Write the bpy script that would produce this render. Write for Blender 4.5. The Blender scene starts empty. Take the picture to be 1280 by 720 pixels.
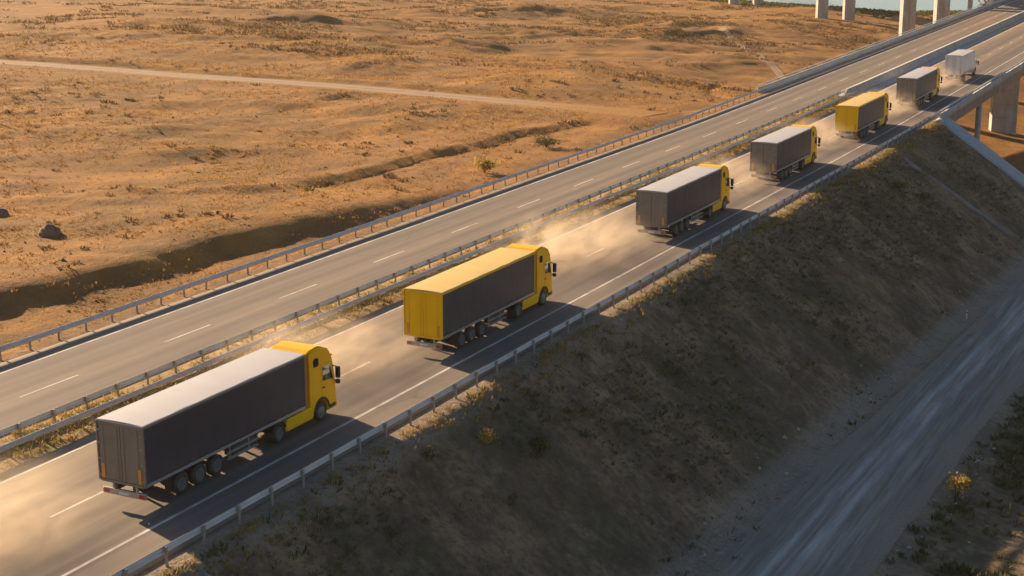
import bpy, bmesh, math, random
import numpy as np
from mathutils import Vector, Matrix
R = math.radians
sc = bpy.context.scene
col = sc.collection

# ------------------------------------------------------------------ camera
cd = bpy.data.cameras.new('camera'); cam = bpy.data.objects.new('camera', cd); col.objects.link(cam)
cd.sensor_width = 36.0; cd.lens = 53.84; cd.clip_start = 0.5; cd.clip_end = 20000
CAM_H = 25.74
cam.location = (0, 0, CAM_H)
cam.rotation_euler = (R(90 - 13.872), 0, R(26.537))
sc.camera = cam

# ------------------------------------------------------------------ world, sun, exposure
SUN_ELEV = 19.5
SUN_AZ = 20.0                      # degrees ahead of the road's left normal
world = bpy.data.worlds.new('World'); sc.world = world; world.use_nodes = True
wn = world.node_tree.nodes; wl = world.node_tree.links
sky = wn.new('ShaderNodeTexSky'); sky.sky_type = 'NISHITA'; sky.sun_disc = False
sky.sun_elevation = R(SUN_ELEV); sky.air_density = 1.2; sky.dust_density = 1.0; sky.ozone_density = 3.5
sun_dir = Vector((-math.cos(R(SUN_ELEV)) * math.cos(R(SUN_AZ)), math.cos(R(SUN_ELEV)) * math.sin(R(SUN_AZ)), math.sin(R(SUN_ELEV))))
sky.sun_rotation = math.atan2(sun_dir.x, sun_dir.y)
bg = wn['Background']; bg.inputs['Strength'].default_value = 0.05
wl.new(sky.outputs[0], bg.inputs[0])
sd = bpy.data.lights.new('sun', 'SUN'); so = bpy.data.objects.new('sun', sd); col.objects.link(so)
sd.energy = 5.0; sd.angle = R(0.5); sd.color = (1.0, 0.75, 0.47)
so.rotation_euler = (-sun_dir).to_track_quat('-Z', 'Y').to_euler()
so.location = (-80, 60, 60)
sc.view_settings.view_transform = 'Standard'; sc.view_settings.look = 'None'
sc.view_settings.exposure = 1.3; sc.view_settings.gamma = 1.0
sc.cycles.use_denoising = True
sc.cycles.max_bounces = 6; sc.cycles.volume_bounces = 1; sc.cycles.transparent_max_bounces = 12
sc.cycles.volume_step_rate = 1.0; sc.cycles.volume_max_steps = 128

rng = np.random.default_rng(7)
random.seed(7)

# ------------------------------------------------------------------ helpers
def hash2(ix, iy, seed):
    h = (ix.astype(np.int64) * 374761393 + iy.astype(np.int64) * 668265263 + seed * 1442695041) & 0x7fffffff
    h = ((h ^ (h >> 13)) * 1274126177) & 0x7fffffff
    h = ((h ^ (h >> 16)) * 668265263) & 0x7fffffff
    return (h ^ (h >> 15)).astype(float) / 0x7fffffff

def vnoise(x, y, seed):
    ix = np.floor(x); iy = np.floor(y); fx = x - ix; fy = y - iy
    ux = fx * fx * fx * (fx * (fx * 6 - 15) + 10); uy = fy * fy * fy * (fy * (fy * 6 - 15) + 10)
    ix = ix.astype(np.int64); iy = iy.astype(np.int64)
    a = hash2(ix, iy, seed); b = hash2(ix + 1, iy, seed); c = hash2(ix, iy + 1, seed); d = hash2(ix + 1, iy + 1, seed)
    return (a + (b - a) * ux + (c - a) * uy + (a - b - c + d) * ux * uy) * 2 - 1

def fbm(x, y, seed, octv=4, gain=0.5):
    s = 0; a = 1; t = 0
    for i in range(octv):
        s = s + a * vnoise(x * 2 ** i + 17.3 * i, y * 2 ** i - 9.1 * i, seed + i * 31); t += a; a *= gain
    return s / t

def sstep(a, b, x):
    t = np.clip((x - a) / (b - a), 0, 1); return t * t * (3 - 2 * t)

# ------------------------------------------------------------------ the lie of the land
X_R, X_L = -37.0, -67.2            # crests of the embankment
Y_END = 196.0                      # embankment stops, bridge begins

def zroad(y):
    y = np.asarray(y, float)
    t = np.clip(y - 160, 0, None)
    return np.where(t < 40, 0.0115 * t * t / 80, 0.0115 * (t - 20))

def ztoe(y):
    return np.clip(-8.7 - 0.0215 * (y - 75), -14.5, -7.6)

S1Y = [40, 78, 102, 127, 137, 150]; S1X = [-79.3, -78.6, -75.6, -70.6, -68.2, -66]
S2Y = [118, 129, 150, 166, 178]; S2X = [-85.5, -84.0, -82.8, -81.0, -77]
# scarps and hummocks of the plain: (x0, y0, x1, y1, width, height), steep towards the sunless side
HUMPS = [(-133, 170, -118, 174, 3.0, 1.1), (-127, 172, -116, 173, 2.2, 0.8), (-98, 111, -84, 118, 1.7, 0.8), (-104, 104, -92, 108, 1.5, 0.5),
         (-170, 318, -146, 356, 5, 2.6), (-188, 300, -158, 292, 4.5, 2.0), (-158, 279, -150, 302, 4, 1.5), (-140, 352, -130, 400, 6, 2.6), (-210, 398, -190, 470, 8, 3.2),
         (-236, 234, -186, 264, 3.2, 1.3), (-200, 262, -168, 284, 3.2, 1.2), (-139, 202, -143, 238, 2.0, 0.9), (-95, 226, -106, 276, 3, 1.1), (-120, 254, -98, 228, 2.5, 0.9),
         (-175, 250, -155, 262, 3, 1.0), (-150, 330, -120, 338, 4, 1.6), (-240, 300, -200, 330, 5, 2.0), (-118, 300, -98, 330, 4, 1.3), (-280, 320, -230, 360, 6, 2.4),
         (-165, 150, -140, 168, 3, 0.7), (-110, 130, -98, 142, 2.2, 0.55), (-160, 375, -140, 420, 6, 2.2)]

TRACK_A = np.array([(-330, 201), (-262, 200), (-209, 199), (-174, 196.6), (-151.5, 194), (-132, 193), (-113.5, 190.8), (-96, 187.2), (-81, 184), (-70, 181.8)], float)
TRACK_B = np.array([(-137.3, 400), (-125, 376), (-112, 352), (-99, 325), (-88, 303), (-80, 286)], float)
DIRT = np.array([(-20.6, -40), (-20.8, 40), (-21.0, 70), (-20.7, 85), (-20.4, 100), (-19.5, 120), (-18.2, 150), (-16.6, 190), (-14, 240), (-10, 300), (-4, 380)], float)

def dist_poly(x, y, P):
    best = np.full(np.shape(x), 1e9)
    for (ax, ay), (bx, by) in zip(P[:-1], P[1:]):
        dx, dy = bx - ax, by - ay; L2 = dx * dx + dy * dy
        t = np.clip(((x - ax) * dx + (y - ay) * dy) / L2, 0, 1)
        best = np.minimum(best, np.hypot(x - ax - t * dx, y - ay - t * dy))
    return best

def natural_left(x, y):
    n1 = fbm(x / 46 + 3, y / 70 - 2, 11, 4)
    n2 = fbm((x * 0.8 + y * 0.6) / 17, (y * 0.8 - x * 0.6) / 9, 23, 4, 0.55)
    n3 = fbm(x / 3.1, y / 3.1, 41, 3, 0.6)
    far = sstep(-70, -110, x)
    z = 0.15 + 0.2 * far + n1 * (0.5 + 1.6 * far) + n2 * (0.18 + 0.95 * far * (0.6 + 0.4 * n1)) + n3 * 0.13 + 0.12 * far * fbm(x / 6.5 + 4, y / 4.5, 45, 3, 0.6)
    for (xa, ya, xb, yb, wd, h) in HUMPS:
        hx, hy = (xa + xb) / 2, (ya + yb) / 2; ln = math.hypot(xb - xa, yb - ya) * 0.5 + 1e-6
        ux, uy = (xb - xa) / ln / 2, (yb - ya) / ln / 2; vx, vy = uy, -ux
        if vx - 0.6 * vy < 0: vx, vy = -vx, -vy
        dx, dy = x - hx, y - hy
        u = dx * ux + dy * uy; v = dx * vx + dy * vy + 0.22 * wd * np.sin(u / ln * 4.0 + hx) + 0.5 * wd * n2 + 0.6 * n3
        g = np.exp(-(u / ln) ** 4)
        z = z + 0.62 * h * g * (0.65 + 0.9 * n2) * np.where(v < 0, np.exp(-(v / (3.0 * wd)) ** 2), np.exp(-(v / (0.6 * wd)) ** 2))
    # narrow ditch running down to the bridge
    d = dist_poly(x + 0.7 * n3, y, np.array([(-97, 283), (-90, 258), (-80, 230), (-73.5, 218)], float))
    z = z - 1.1 * np.exp(-(d / 0.9) ** 2)
    # scarp beside the road
    wob = 1.0 * fbm(y / 9, y * 0 + 2, 51, 3) + 0.25 * n3
    xs = np.interp(y, S1Y, S1X) + wob
    z = z - np.interp(y, [30, 105, 128, 142, 155], [1.3, 1.25, 0.9, 0.45, 0.0]) * sstep(-0.8, 3.0, x - xs)
    xs2 = np.interp(y, S2Y, S2X) + wob
    z = z - np.interp(y, [112, 126, 160, 172, 184], [0, 0.55, 0.62, 0.4, 0]) * sstep(0, 1.0, x - xs2)
    # levelled bed of the track
    dt = dist_poly(x, y, TRACK_A)
    base = 0.35 + 0.25 * fbm(x / 60, y / 60, 5, 2)
    w = np.maximum(1 - sstep(2.6, 7.5, dt), 0.8 * (1 - sstep(5, 30, dt)) * (x < -120))
    z = z * (1 - w) + base * w
    yt = np.interp(x, TRACK_A[:, 0], TRACK_A[:, 1])
    z = z + (y > yt) * sstep(2.7, 3.7, dt) * (1 - sstep(4.5, 9.0, dt)) * 0.75 * sstep(-84, -96, x)
    # down to the river valley
    ye = y + 0.55 * (x + 66)
    z = z - 9.5 * sstep(185, 300, ye) * (0.55 + 0.45 * sstep(-150, -70, x)) - 2.0 * sstep(300, 420, ye)
    return z

def natural_right(x, y):
    zt = ztoe(y)
    n = fbm(x / 4.5, y / 4.5, 77, 4, 0.55)
    b = fbm(x / 14 + 8, y / 14, 81, 3)
    cx = np.interp(y, DIRT[:, 1], DIRT[:, 0])
    off = x - cx
    z = zt + sstep(4.6, 9, off) * (0.35 * n + 0.15) + np.clip(off - 12.5, 0, 60) * 0.14 - sstep(4.6, 9, off) * 1.15 + sstep(8, 16, off) * b * 0.8
    z = z + 0.10 * fbm(x / 1.6, y / 1.6, 83, 2) * sstep(4.0, 5.5, np.abs(off))
    z = z - 0.35 * np.exp(-((off - 4.9) / 0.9) ** 2)
    return z

def height(x, y):
    x = np.asarray(x, float); y = np.asarray(y, float)
    zl = natural_left(x, y); zr_ = natural_right(x, y)
    t = sstep(-72, -30, x)
    nat = np.where(x < -66, zl, np.where(x > -30, zr_, zl * (1 - t) + zr_ * t))
    nat = zl * (1 - t) + zr_ * t
    # shore and river bed
    shore = 580 - 0.5 * (x + 130) * (x < -130) + 0.9 * (x + 118) * (x > -118) + 14 * fbm(x / 90, y / 90, 91, 3)
    far_left = sstep(-215, -330, x)
    shore = shore + far_left * 900
    nat = np.where(y > shore - 70, nat * (1 - sstep(shore - 70, shore - 25, y)) + -9.4 * sstep(shore - 70, shore - 25, y), nat) - 4.5 * sstep(shore - 24, shore + 16, y)
    yend = Y_END + 17.0 * np.clip((-40 - x) / 25, 0, 1)
    d = np.maximum(np.maximum(x - X_R, X_L - x), (y - yend) * 1.7)
    wv = fbm(x / 7, y / 3.4, 61, 3)
    rill = fbm(x / 14, y / 1.7, 63, 3)
    emb = zroad(np.minimum(y, yend)) - 0.12 - 0.72 * np.clip(d - 0.0, 0, None)
    side = sstep(0.6, 3.0, d) * (1 - sstep(Y_END - 6, Y_END, y))
    emb = emb + side * (0.34 * wv + 0.20 * rill * (0.4 + 1.2 * np.clip(wv + 0.3, 0, 1)) + 0.12 * fbm(x / 1.3, y / 1.1, 67, 2))
    emb = np.where((d <= 0) & (x > -38.4), emb - 0.03 * (x + 38.4), emb)
    emb = emb - np.where(d > 0, 0.25, 0) * (x > -50)
    z = np.maximum(nat, emb)
    k = 0.5
    return z + np.where(d > 0, 0.25 * k * np.exp(-np.abs(nat - emb) / k), 0)

# ------------------------------------------------------------------ mesh helpers
def mesh_np(name, V, F, mat, parent=None, smooth=False, attrs=None, uv=None):
    me = bpy.data.meshes.new(name)
    V = np.asarray(V, np.float32); F = np.asarray(F, np.int32)
    n = F.shape[1]
    me.vertices.add(len(V)); me.vertices.foreach_set('co', V.ravel())
    me.loops.add(F.size); me.loops.foreach_set('vertex_index', F.ravel())
    me.polygons.add(len(F)); me.polygons.foreach_set('loop_start', np.arange(0, F.size, n, dtype=np.int32))
    me.polygons.foreach_set('loop_total', np.full(len(F), n, np.int32))
    me.update(calc_edges=True)
    if smooth: me.polygons.foreach_set('use_smooth', np.ones(len(F), bool))
    for k, v in (attrs or {}).items():
        a = me.attributes.new(k, 'FLOAT', 'POINT'); a.data.foreach_set('value', np.asarray(v, np.float32))
    me.materials.append(mat)
    o = bpy.data.objects.new(name, me); col.objects.link(o)
    if parent: o.parent = parent
    return o

def grid_faces(nu, nv):
    i = np.arange(nu * nv).reshape(nu, nv)
    return np.stack([i[:-1, :-1], i[1:, :-1], i[1:, 1:], i[:-1, 1:]], -1).reshape(-1, 4)

def obj(name, bm, mat, parent=None, smooth=False):
    me = bpy.data.meshes.new(name)
    bmesh.ops.recalc_face_normals(bm, faces=bm.faces)
    bm.to_mesh(me); bm.free()
    for m in (mat if isinstance(mat, (list, tuple)) else [mat]): me.materials.append(m)
    if smooth:
        for p in me.polygons: p.use_smooth = True
    o = bpy.data.objects.new(name, me); col.objects.link(o)
    if parent: o.parent = parent
    return o

def empty(name, loc):
    o = bpy.data.objects.new(name, None); col.objects.link(o); o.location = loc; o.empty_display_size = 0.3
    return o

def tag(o, label, cat, group=None, kind=None):
    o['label'] = label; o['category'] = cat
    if group: o['group'] = group
    if kind: o['kind'] = kind
    return o

def struct(o):
    o['kind'] = 'structure'; return o

def box(bm, x0, x1, y0, y1, z0, z1, bev=0.0):
    r = bmesh.ops.create_cube(bm, size=1.0, matrix=Matrix.Translation(((x0 + x1) / 2, (y0 + y1) / 2, (z0 + z1) / 2)) @ Matrix.Diagonal((x1 - x0, y1 - y0, z1 - z0, 1)))
    if bev:
        es = set()
        for v in r['verts']: es.update(v.link_edges)
        bmesh.ops.bevel(bm, geom=list(es), offset=bev, segments=2, affect='EDGES', profile=0.5)

def prism(bm, poly, x0, x1, bev=0.0, taper=None):
    """poly of (y, z) extruded along x; taper(x, y, z) may move points"""
    a = [bm.verts.new((x0, p[0], p[1])) for p in poly]; b = [bm.verts.new((x1, p[0], p[1])) for p in poly]
    n = len(poly); fs = [bm.faces.new(a), bm.faces.new(b[::-1])]
    for i in range(n): fs.append(bm.faces.new((a[i], a[(i + 1) % n], b[(i + 1) % n], b[i])))
    if taper:
        for v in a + b: v.co = taper(v.co)
    bmesh.ops.recalc_face_normals(bm, faces=fs)
    if bev:
        es = set()
        for f in fs[:2]: es.update(f.edges)
        bmesh.ops.bevel(bm, geom=list(es), offset=bev, segments=2, affect='EDGES', profile=0.5)

def tube(bm, p0, p1, r, n=8):
    p0, p1 = Vector(p0), Vector(p1); d = p1 - p0
    m = Matrix.Translation((p0 + p1) / 2) @ d.to_track_quat('Z', 'Y').to_matrix().to_4x4()
    bmesh.ops.create_cone(bm, cap_ends=True, segments=n, radius1=r, radius2=r, depth=d.length, matrix=m)

def lathe_x(bm, prof, n=28, cx=0, cy=0, cz=0):
    """profile of (x, r) turned about the x axis"""
    rings = []
    for (x, r) in prof:
        rings.append([bm.verts.new((cx + x, cy + r * math.cos(2 * math.pi * k / n), cz + r * math.sin(2 * math.pi * k / n))) for k in range(n)])
    for a, b in zip(rings[:-1], rings[1:]):
        for k in range(n): bm.faces.new((a[k], a[(k + 1) % n], b[(k + 1) % n], b[k]))
    bm.faces.new(rings[0]); bm.faces.new(rings[-1][::-1])

# ------------------------------------------------------------------ materials
class NT:
    def __init__(s, name):
        s.m = bpy.data.materials.new(name); s.m.use_nodes = True
        s.n = s.m.node_tree.nodes; s.l = s.m.node_tree.links
        s.b = s.n['Principled BSDF']
    def new(s, t, **kw):
        nd = s.n.new(t)
        for k, v in kw.items():
            if hasattr(nd, k): setattr(nd, k, v)
        return nd
    def coord(s, scale=(1, 1, 1), kind='Object', rot=(0, 0, 0)):
        tc = s.n.new('ShaderNodeTexCoord'); mp = s.n.new('ShaderNodeMapping')
        mp.inputs['Scale'].default_value = scale; mp.inputs['Rotation'].default_value = rot
        s.l.new(tc.outputs[kind], mp.inputs[0]); return mp.outputs[0]
    def noise(s, vec, scale, detail=4, rough=0.55, out='Fac', dist=0.0):
        nd = s.n.new('ShaderNodeTexNoise'); nd.inputs['Scale'].default_value = scale
        nd.inputs['Detail'].default_value = detail; nd.inputs['Roughness'].default_value = rough; nd.inputs['Distortion'].default_value = dist
        s.l.new(vec, nd.inputs['Vector']); return nd.outputs[out]
    def ramp(s, fac, stops):
        nd = s.n.new('ShaderNodeValToRGB'); cr = nd.color_ramp
        while len(cr.elements) > 1: cr.elements.remove(cr.elements[-1])
        for i, (p, c) in enumerate(stops):
            e = cr.elements[0] if i == 0 else cr.elements.new(p)
            e.position = p; e.color = (c[0], c[1], c[2], 1) if isinstance(c, (tuple, list)) else (c, c, c, 1)
        s.l.new(fac, nd.inputs[0]); return nd.outputs[0]
    def mix(s, fac, a, b, mode='MIX'):
        nd = s.n.new('ShaderNodeMix'); nd.data_type = 'RGBA'; nd.blend_type = mode
        for sock, v in ((nd.inputs[0], fac), (nd.inputs[6], a), (nd.inputs[7], b)):
            if isinstance(v, (int, float)): sock.default_value = v
            elif isinstance(v, tuple): sock.default_value = (v[0], v[1], v[2], 1)
            else: s.l.new(v, sock)
        return nd.outputs[2]
    def math(s, op, a, b=0.0, c=None):
        nd = s.n.new('ShaderNodeMath'); nd.operation = op
        for sock, v in zip(nd.inputs, (a, b, c)):
            if v is None: continue
            if isinstance(v, (int, float)): sock.default_value = v
            else: s.l.new(v, sock)
        return nd.outputs[0]
    def attr(s, name):
        nd = s.n.new('ShaderNodeAttribute'); nd.attribute_name = name; return nd.outputs['Fac']
    def bump(s, h, dist=0.1, strength=1.0):
        nd = s.n.new('ShaderNodeBump'); nd.inputs['Distance'].default_value = dist; nd.inputs['Strength'].default_value = strength
        s.l.new(h, nd.inputs['Height']); s.l.new(nd.outputs[0], s.b.inputs['Normal'])
    def color(s, c): s.l.new(c, s.b.inputs['Base Color'])
    def set(s, **kw):
        for k, v in kw.items(): s.b.inputs[k.replace('_', ' ')].default_value = v
        return s

def simple(name, c, rough=0.6, metal=0.0, var=0.12, vscale=3.0, bump=0.0, bscale=8.0, coat=0.0, spec=0.5, dust=0.0):
    t = NT(name); v = t.coord()
    n = t.noise(v, vscale, 5, 0.6)
    lo = tuple(x * (1 - var) for x in c); hi = tuple(min(1, x * (1 + var)) for x in c)
    cc = t.ramp(n, [(0.3, lo), (0.7, hi)])
    if dust:
        d = t.noise(v, 1.3, 6, 0.65)
        cc = t.mix(t.math('MULTIPLY', t.ramp(d, [(0.35, 0.0), (0.75, 1.0)]), dust), cc, (0.36, 0.27, 0.18))
    t.color(cc)
    t.set(Roughness=rough, Metallic=metal, Specular_IOR_Level=spec)
    if coat: t.set(Coat_Weight=coat, Coat_Roughness=0.1)
    if bump: t.bump(t.noise(v, bscale, 4), bump)
    return t.m

M = {}
def mat_ground():
    t = NT('dry_steppe'); v = t.coord()
    big = t.noise(v, 0.022, 5, 0.6); mid = t.noise(v, 0.16, 6, 0.65); fine = t.noise(v, 1.1, 6, 0.7); tiny = t.noise(v, 5.0, 4, 0.7)
    vs = t.coord((0.35, 0.12, 0.35), rot=(0, 0, R(-35))); streak = t.noise(vs, 0.6, 6, 0.65)
    grass = t.ramp(mid, [(0.28, (0.22, 0.105, 0.028)), (0.42, (0.38, 0.172, 0.040)), (0.56, (0.50, 0.228, 0.050)), (0.72, (0.62, 0.325, 0.082))])
    grass = t.mix(t.ramp(streak, [(0.38, 1.0), (0.60, 0.0)]), grass, (0.22, 0.112, 0.042))
    dk = t.noise(t.coord((1, 0.7, 1), rot=(0, 0, R(30))), 0.055, 6, 0.68)
    grass = t.mix(t.math('MULTIPLY', t.ramp(dk, [(0.50, 0.0), (0.60, 1.0)]), t.ramp(fine, [(0.35, 0.25), (0.6, 0.75)])), grass, (0.15, 0.088, 0.033))
    grass = t.mix(t.ramp(big, [(0.36, 0.42), (0.56, 0.0)]), grass, (0.20, 0.118, 0.048))
    soil = t.ramp(fine, [(0.3, (0.24, 0.115, 0.046)), (0.7, (0.41, 0.205, 0.075))])
    bare = t.math('MULTIPLY', t.ramp(big, [(0.42, 0.0), (0.60, 1.0)]), t.ramp(fine, [(0.35, 0.0), (0.6, 0.8)]))
    c = t.mix(bare, grass, soil)
    c = t.mix(t.math('MULTIPLY', t.ramp(tiny, [(0.40, 1.0), (0.58, 0.0)]), 0.30), c, (0.15, 0.08, 0.032))
    # graded fill of the embankment and the right bank
    fl = t.noise(v, 0.33, 6, 0.62); fs = t.noise(t.coord((0.12, 1.6, 0.3)), 0.8, 5, 0.6)
    fill = t.ramp(fl, [(0.3, (0.125, 0.082, 0.046)), (0.5, (0.25, 0.160, 0.090)), (0.68, (0.38, 0.250, 0.140))])
    fill = t.mix(t.math('MULTIPLY', t.math('MULTIPLY', t.ramp(fs, [(0.38, 1.0), (0.58, 0.0)]), t.ramp(fl, [(0.35, 1.0), (0.62, 0.15)])), 0.65), fill, (0.11, 0.080, 0.053))
    fill = t.mix(t.ramp(tiny, [(0.55, 0.0), (0.72, 0.35)]), fill, (0.30, 0.24, 0.175))
    clod_shade = t.noise(v, 2.3, 6, 0.75); fill = t.mix(t.ramp(clod_shade, [(0.40, 0.6), (0.50, 0.0)]), fill, (0.085, 0.060, 0.040)); fill = t.mix(t.ramp(clod_shade, [(0.56, 0.0), (0.66, 0.5)]), fill, (0.38, 0.275, 0.18))  # light and shade of small clods put into the colour, beyond the bump
    veg = t.noise(v, 0.12, 5, 0.6)
    fill = t.mix(t.math('MULTIPLY', t.ramp(veg, [(0.48, 0.0), (0.62, 1.0)]), t.ramp(fine, [(0.35, 0.2), (0.6, 0.9)])), fill, (0.095, 0.083, 0.043))
    c = t.mix(t.attr('fill'), c, fill)
    grav = t.ramp(tiny, [(0.3, (0.24, 0.185, 0.135)), (0.7, (0.43, 0.345, 0.26))])
    c = t.mix(t.math('MULTIPLY', t.attr('gravel'), t.ramp(fine, [(0.3, 0.5), (0.55, 1.0)])), c, grav)
    t.color(c); t.set(Roughness=0.95, Specular_IOR_Level=0.15)
    h = t.math('ADD', t.math('MULTIPLY', fine, 0.55), t.math('MULTIPLY', tiny, 0.28))
    t.bump(h, 0.55, 0.9)
    return t.m
M['ground'] = mat_ground()

def mat_asphalt():
    t = NT('dusty_asphalt'); v = t.coord()
    sx = t.noise(t.coord((1, 0.012, 1)), 1.5, 5, 0.6); sp = t.noise(t.coord((1, 0.05, 1)), 0.55, 5, 0.65); g = t.noise(v, 40, 2, 0.5)
    c = t.ramp(sx, [(0.32, (0.105, 0.077, 0.060)), (0.5, (0.172, 0.126, 0.098)), (0.68, (0.24, 0.178, 0.136))])
    c = t.mix(t.ramp(sp, [(0.35, 0.55), (0.6, 0.0)]), c, (0.115, 0.090, 0.076))
    c = t.mix(t.math('MULTIPLY', g, 0.35), c, (0.22, 0.18, 0.15))
    pt = t.noise(v, 0.09, 5, 0.7); c = t.mix(t.math('MULTIPLY', t.ramp(pt, [(0.48, 0.0), (0.56, 1.0)]), 0.28), c, (0.13, 0.10, 0.083))
    vo = t.new('ShaderNodeTexVoronoi', feature='DISTANCE_TO_EDGE'); vo.inputs['Scale'].default_value = 0.16; t.l.new(t.mix(0.12, t.coord((1, 0.7, 1)), t.noise(v, 0.8, 4, 0.6, 'Color')), vo.inputs['Vector'])
    c = t.mix(t.math('MULTIPLY', t.ramp(vo.outputs['Distance'], [(0.0, 1.0), (0.012, 0.0)]), t.ramp(t.noise(v, 0.05, 3), [(0.5, 0.0), (0.58, 0.55)])), c, (0.05, 0.042, 0.037))
    wear = t.attr('wear')
    c = t.mix(wear, c, (0.085, 0.066, 0.055))
    d = t.attr('dust'); dn = t.noise(t.coord((1, 0.15, 1)), 0.9, 5, 0.65)
    c = t.mix(t.math('MULTIPLY', d, t.ramp(dn, [(0.3, 0.35), (0.65, 1.0)])), c, (0.33, 0.235, 0.15))
    t.color(c); t.set(Roughness=0.85, Specular_IOR_Level=0.3); t.bump(g, 0.01, 0.5)
    return t.m
M['asphalt'] = mat_asphalt()

def mat_dirtroad():
    t = NT('packed_gravel'); v = t.coord()
    s1 = t.noise(t.coord((1, 0.016, 1), rot=(0, 0, R(-4))), 3.4, 6, 0.72); s2 = t.noise(t.coord((1, 0.10, 1), rot=(0, 0, R(-4))), 0.9, 6, 0.68); f = t.noise(v, 9, 4, 0.7)
    c = t.ramp(s1, [(0.34, (0.185, 0.150, 0.118)), (0.52, (0.285, 0.236, 0.19)), (0.68, (0.41, 0.345, 0.285))])
    c = t.mix(t.attr('track'), c, t.ramp(s1, [(0.3, (0.38, 0.35, 0.315)), (0.7, (0.66, 0.61, 0.55))]))
    c = t.mix(t.ramp(s2, [(0.38, 0.5), (0.6, 0.0)]), c, (0.13, 0.11, 0.095))
    c = t.mix(t.attr('edge'), c, t.ramp(f, [(0.3, (0.20, 0.15, 0.11)), (0.7, (0.36, 0.28, 0.20))]))
    t.color(c); t.set(Roughness=0.9, Specular_IOR_Level=0.2); t.bump(t.math('ADD', f, s1), 0.05, 0.7)
    return t.m
M['dirtroad'] = mat_dirtroad()

def mat_track():
    t = NT('bare_track'); v = t.coord(); n = t.noise(v, 0.4, 6, 0.65); f = t.noise(v, 3, 4)
    c = t.ramp(n, [(0.3, (0.26, 0.175, 0.115)), (0.7, (0.36, 0.255, 0.175))])
    c = t.mix(t.attr('edge'), c, t.ramp(f, [(0.3, (0.22, 0.115, 0.040)), (0.7, (0.42, 0.22, 0.068))]))
    c = t.mix(t.attr('rut'), c, (0.40, 0.29, 0.21))
    t.color(c); t.set(Roughness=0.95, Specular_IOR_Level=0.1); t.bump(f, 0.1, 0.6)
    return t.m
M['track'] = mat_track()

def mat_tuft(name, stops):
    t = NT(name); c = t.ramp(t.attr('tint'), stops); t.color(c); t.set(Roughness=0.8, Specular_IOR_Level=0.15)
    # a little light passes through the blades
    tr = t.new('ShaderNodeBsdfTranslucent'); t.l.new(c, tr.inputs[0])
    mx = t.new('ShaderNodeMixShader'); mx.inputs[0].default_value = 0.3
    t.l.new(t.b.outputs[0], mx.inputs[1]); t.l.new(tr.outputs[0], mx.inputs[2])
    t.l.new(mx.outputs[0], t.n['Material Output'].inputs[0])
    return t.m
M['tuft_dry'] = mat_tuft('dry_grass', [(0, (0.20, 0.098, 0.030)), (0.5, (0.39, 0.20, 0.055)), (1, (0.60, 0.36, 0.105))])
M['tuft_green'] = mat_tuft('olive_weed', [(0, (0.065, 0.066, 0.030)), (0.5, (0.13, 0.122, 0.052)), (1, (0.27, 0.215, 0.09))])
M['tuft_median'] = mat_tuft('median_grass', [(0, (0.15, 0.12, 0.035)), (0.5, (0.34, 0.23, 0.075)), (1, (0.48, 0.33, 0.13))])
M['leaf_olive'] = mat_tuft('olive_leaf', [(0, (0.045, 0.05, 0.018)), (0.5, (0.10, 0.10, 0.03)), (1, (0.17, 0.16, 0.05))])
M['leaf_yellow'] = mat_tuft('yellow_leaf', [(0, (0.20, 0.12, 0.03)), (0.5, (0.42, 0.28, 0.06)), (1, (0.60, 0.42, 0.12))])
M['leaf_brown'] = mat_tuft('brown_leaf', [(0, (0.10, 0.055, 0.025)), (0.5, (0.19, 0.11, 0.045)), (1, (0.28, 0.18, 0.08))])
M['twig'] = simple('twig_bark', (0.11, 0.075, 0.045), 0.9)
M['rock'] = simple('brown_rock', (0.20, 0.12, 0.075), 0.9, var=0.35, vscale=1.6, bump=0.12, bscale=3)
M['rock_grey'] = simple('pale_rock', (0.42, 0.36, 0.30), 0.9, var=0.3, vscale=3, bump=0.05, bscale=6)
def mat_concrete():
    t = NT('weathered_concrete'); v = t.coord(); n = t.noise(v, 0.5, 6, 0.65); f = t.noise(v, 6, 4); st = t.noise(t.coord((1, 1, 0.08)), 1.3, 5, 0.65)
    c = t.ramp(n, [(0.3, (0.36, 0.335, 0.30)), (0.7, (0.52, 0.485, 0.44))])
    c = t.mix(t.ramp(st, [(0.50, 0.0), (0.68, 0.55)]), c, (0.20, 0.175, 0.15))
    sx = t.new('ShaderNodeSeparateXYZ'); t.l.new(v, sx.inputs[0])
    ln = t.math('LESS_THAN', t.math('FRACT', t.math('MULTIPLY', sx.outputs['Z'], 0.42)), 0.022)
    c = t.mix(t.math('MULTIPLY', ln, 0.45), c, (0.15, 0.135, 0.12))
    t.color(c); t.set(Roughness=0.85, Specular_IOR_Level=0.25); t.bump(f, 0.012)
    return t.m
M['concrete'] = mat_concrete()
M['concrete_old'] = simple('stained_drain_concrete', (0.22, 0.20, 0.175), 0.9, var=0.3, vscale=0.8)
M['concrete_wet'] = simple('grey_concrete_lining', (0.34, 0.35, 0.345), 0.8, var=0.18, vscale=0.9, bump=0.01, bscale=6)
def mat_paint():
    t = NT('worn_road_paint'); v = t.coord(); n = t.noise(t.coord((1, 0.25, 1)), 3.0, 6, 0.7); b = t.noise(v, 0.35, 4, 0.6)
    c = t.mix(t.ramp(n, [(0.32, 0.9), (0.50, 0.05)]), (0.66, 0.60, 0.53), (0.26, 0.21, 0.17))
    c = t.mix(t.ramp(b, [(0.40, 0.4), (0.58, 0.0)]), c, (0.24, 0.185, 0.14)); t.color(c); t.set(Roughness=0.8, Specular_IOR_Level=0.2)
    return t.m
M['paint'] = mat_paint()
M['galv'] = simple('galvanised_steel', (0.50, 0.53, 0.55), 0.5, metal=0.15, var=0.12, vscale=1.1, dust=0.12)
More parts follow.
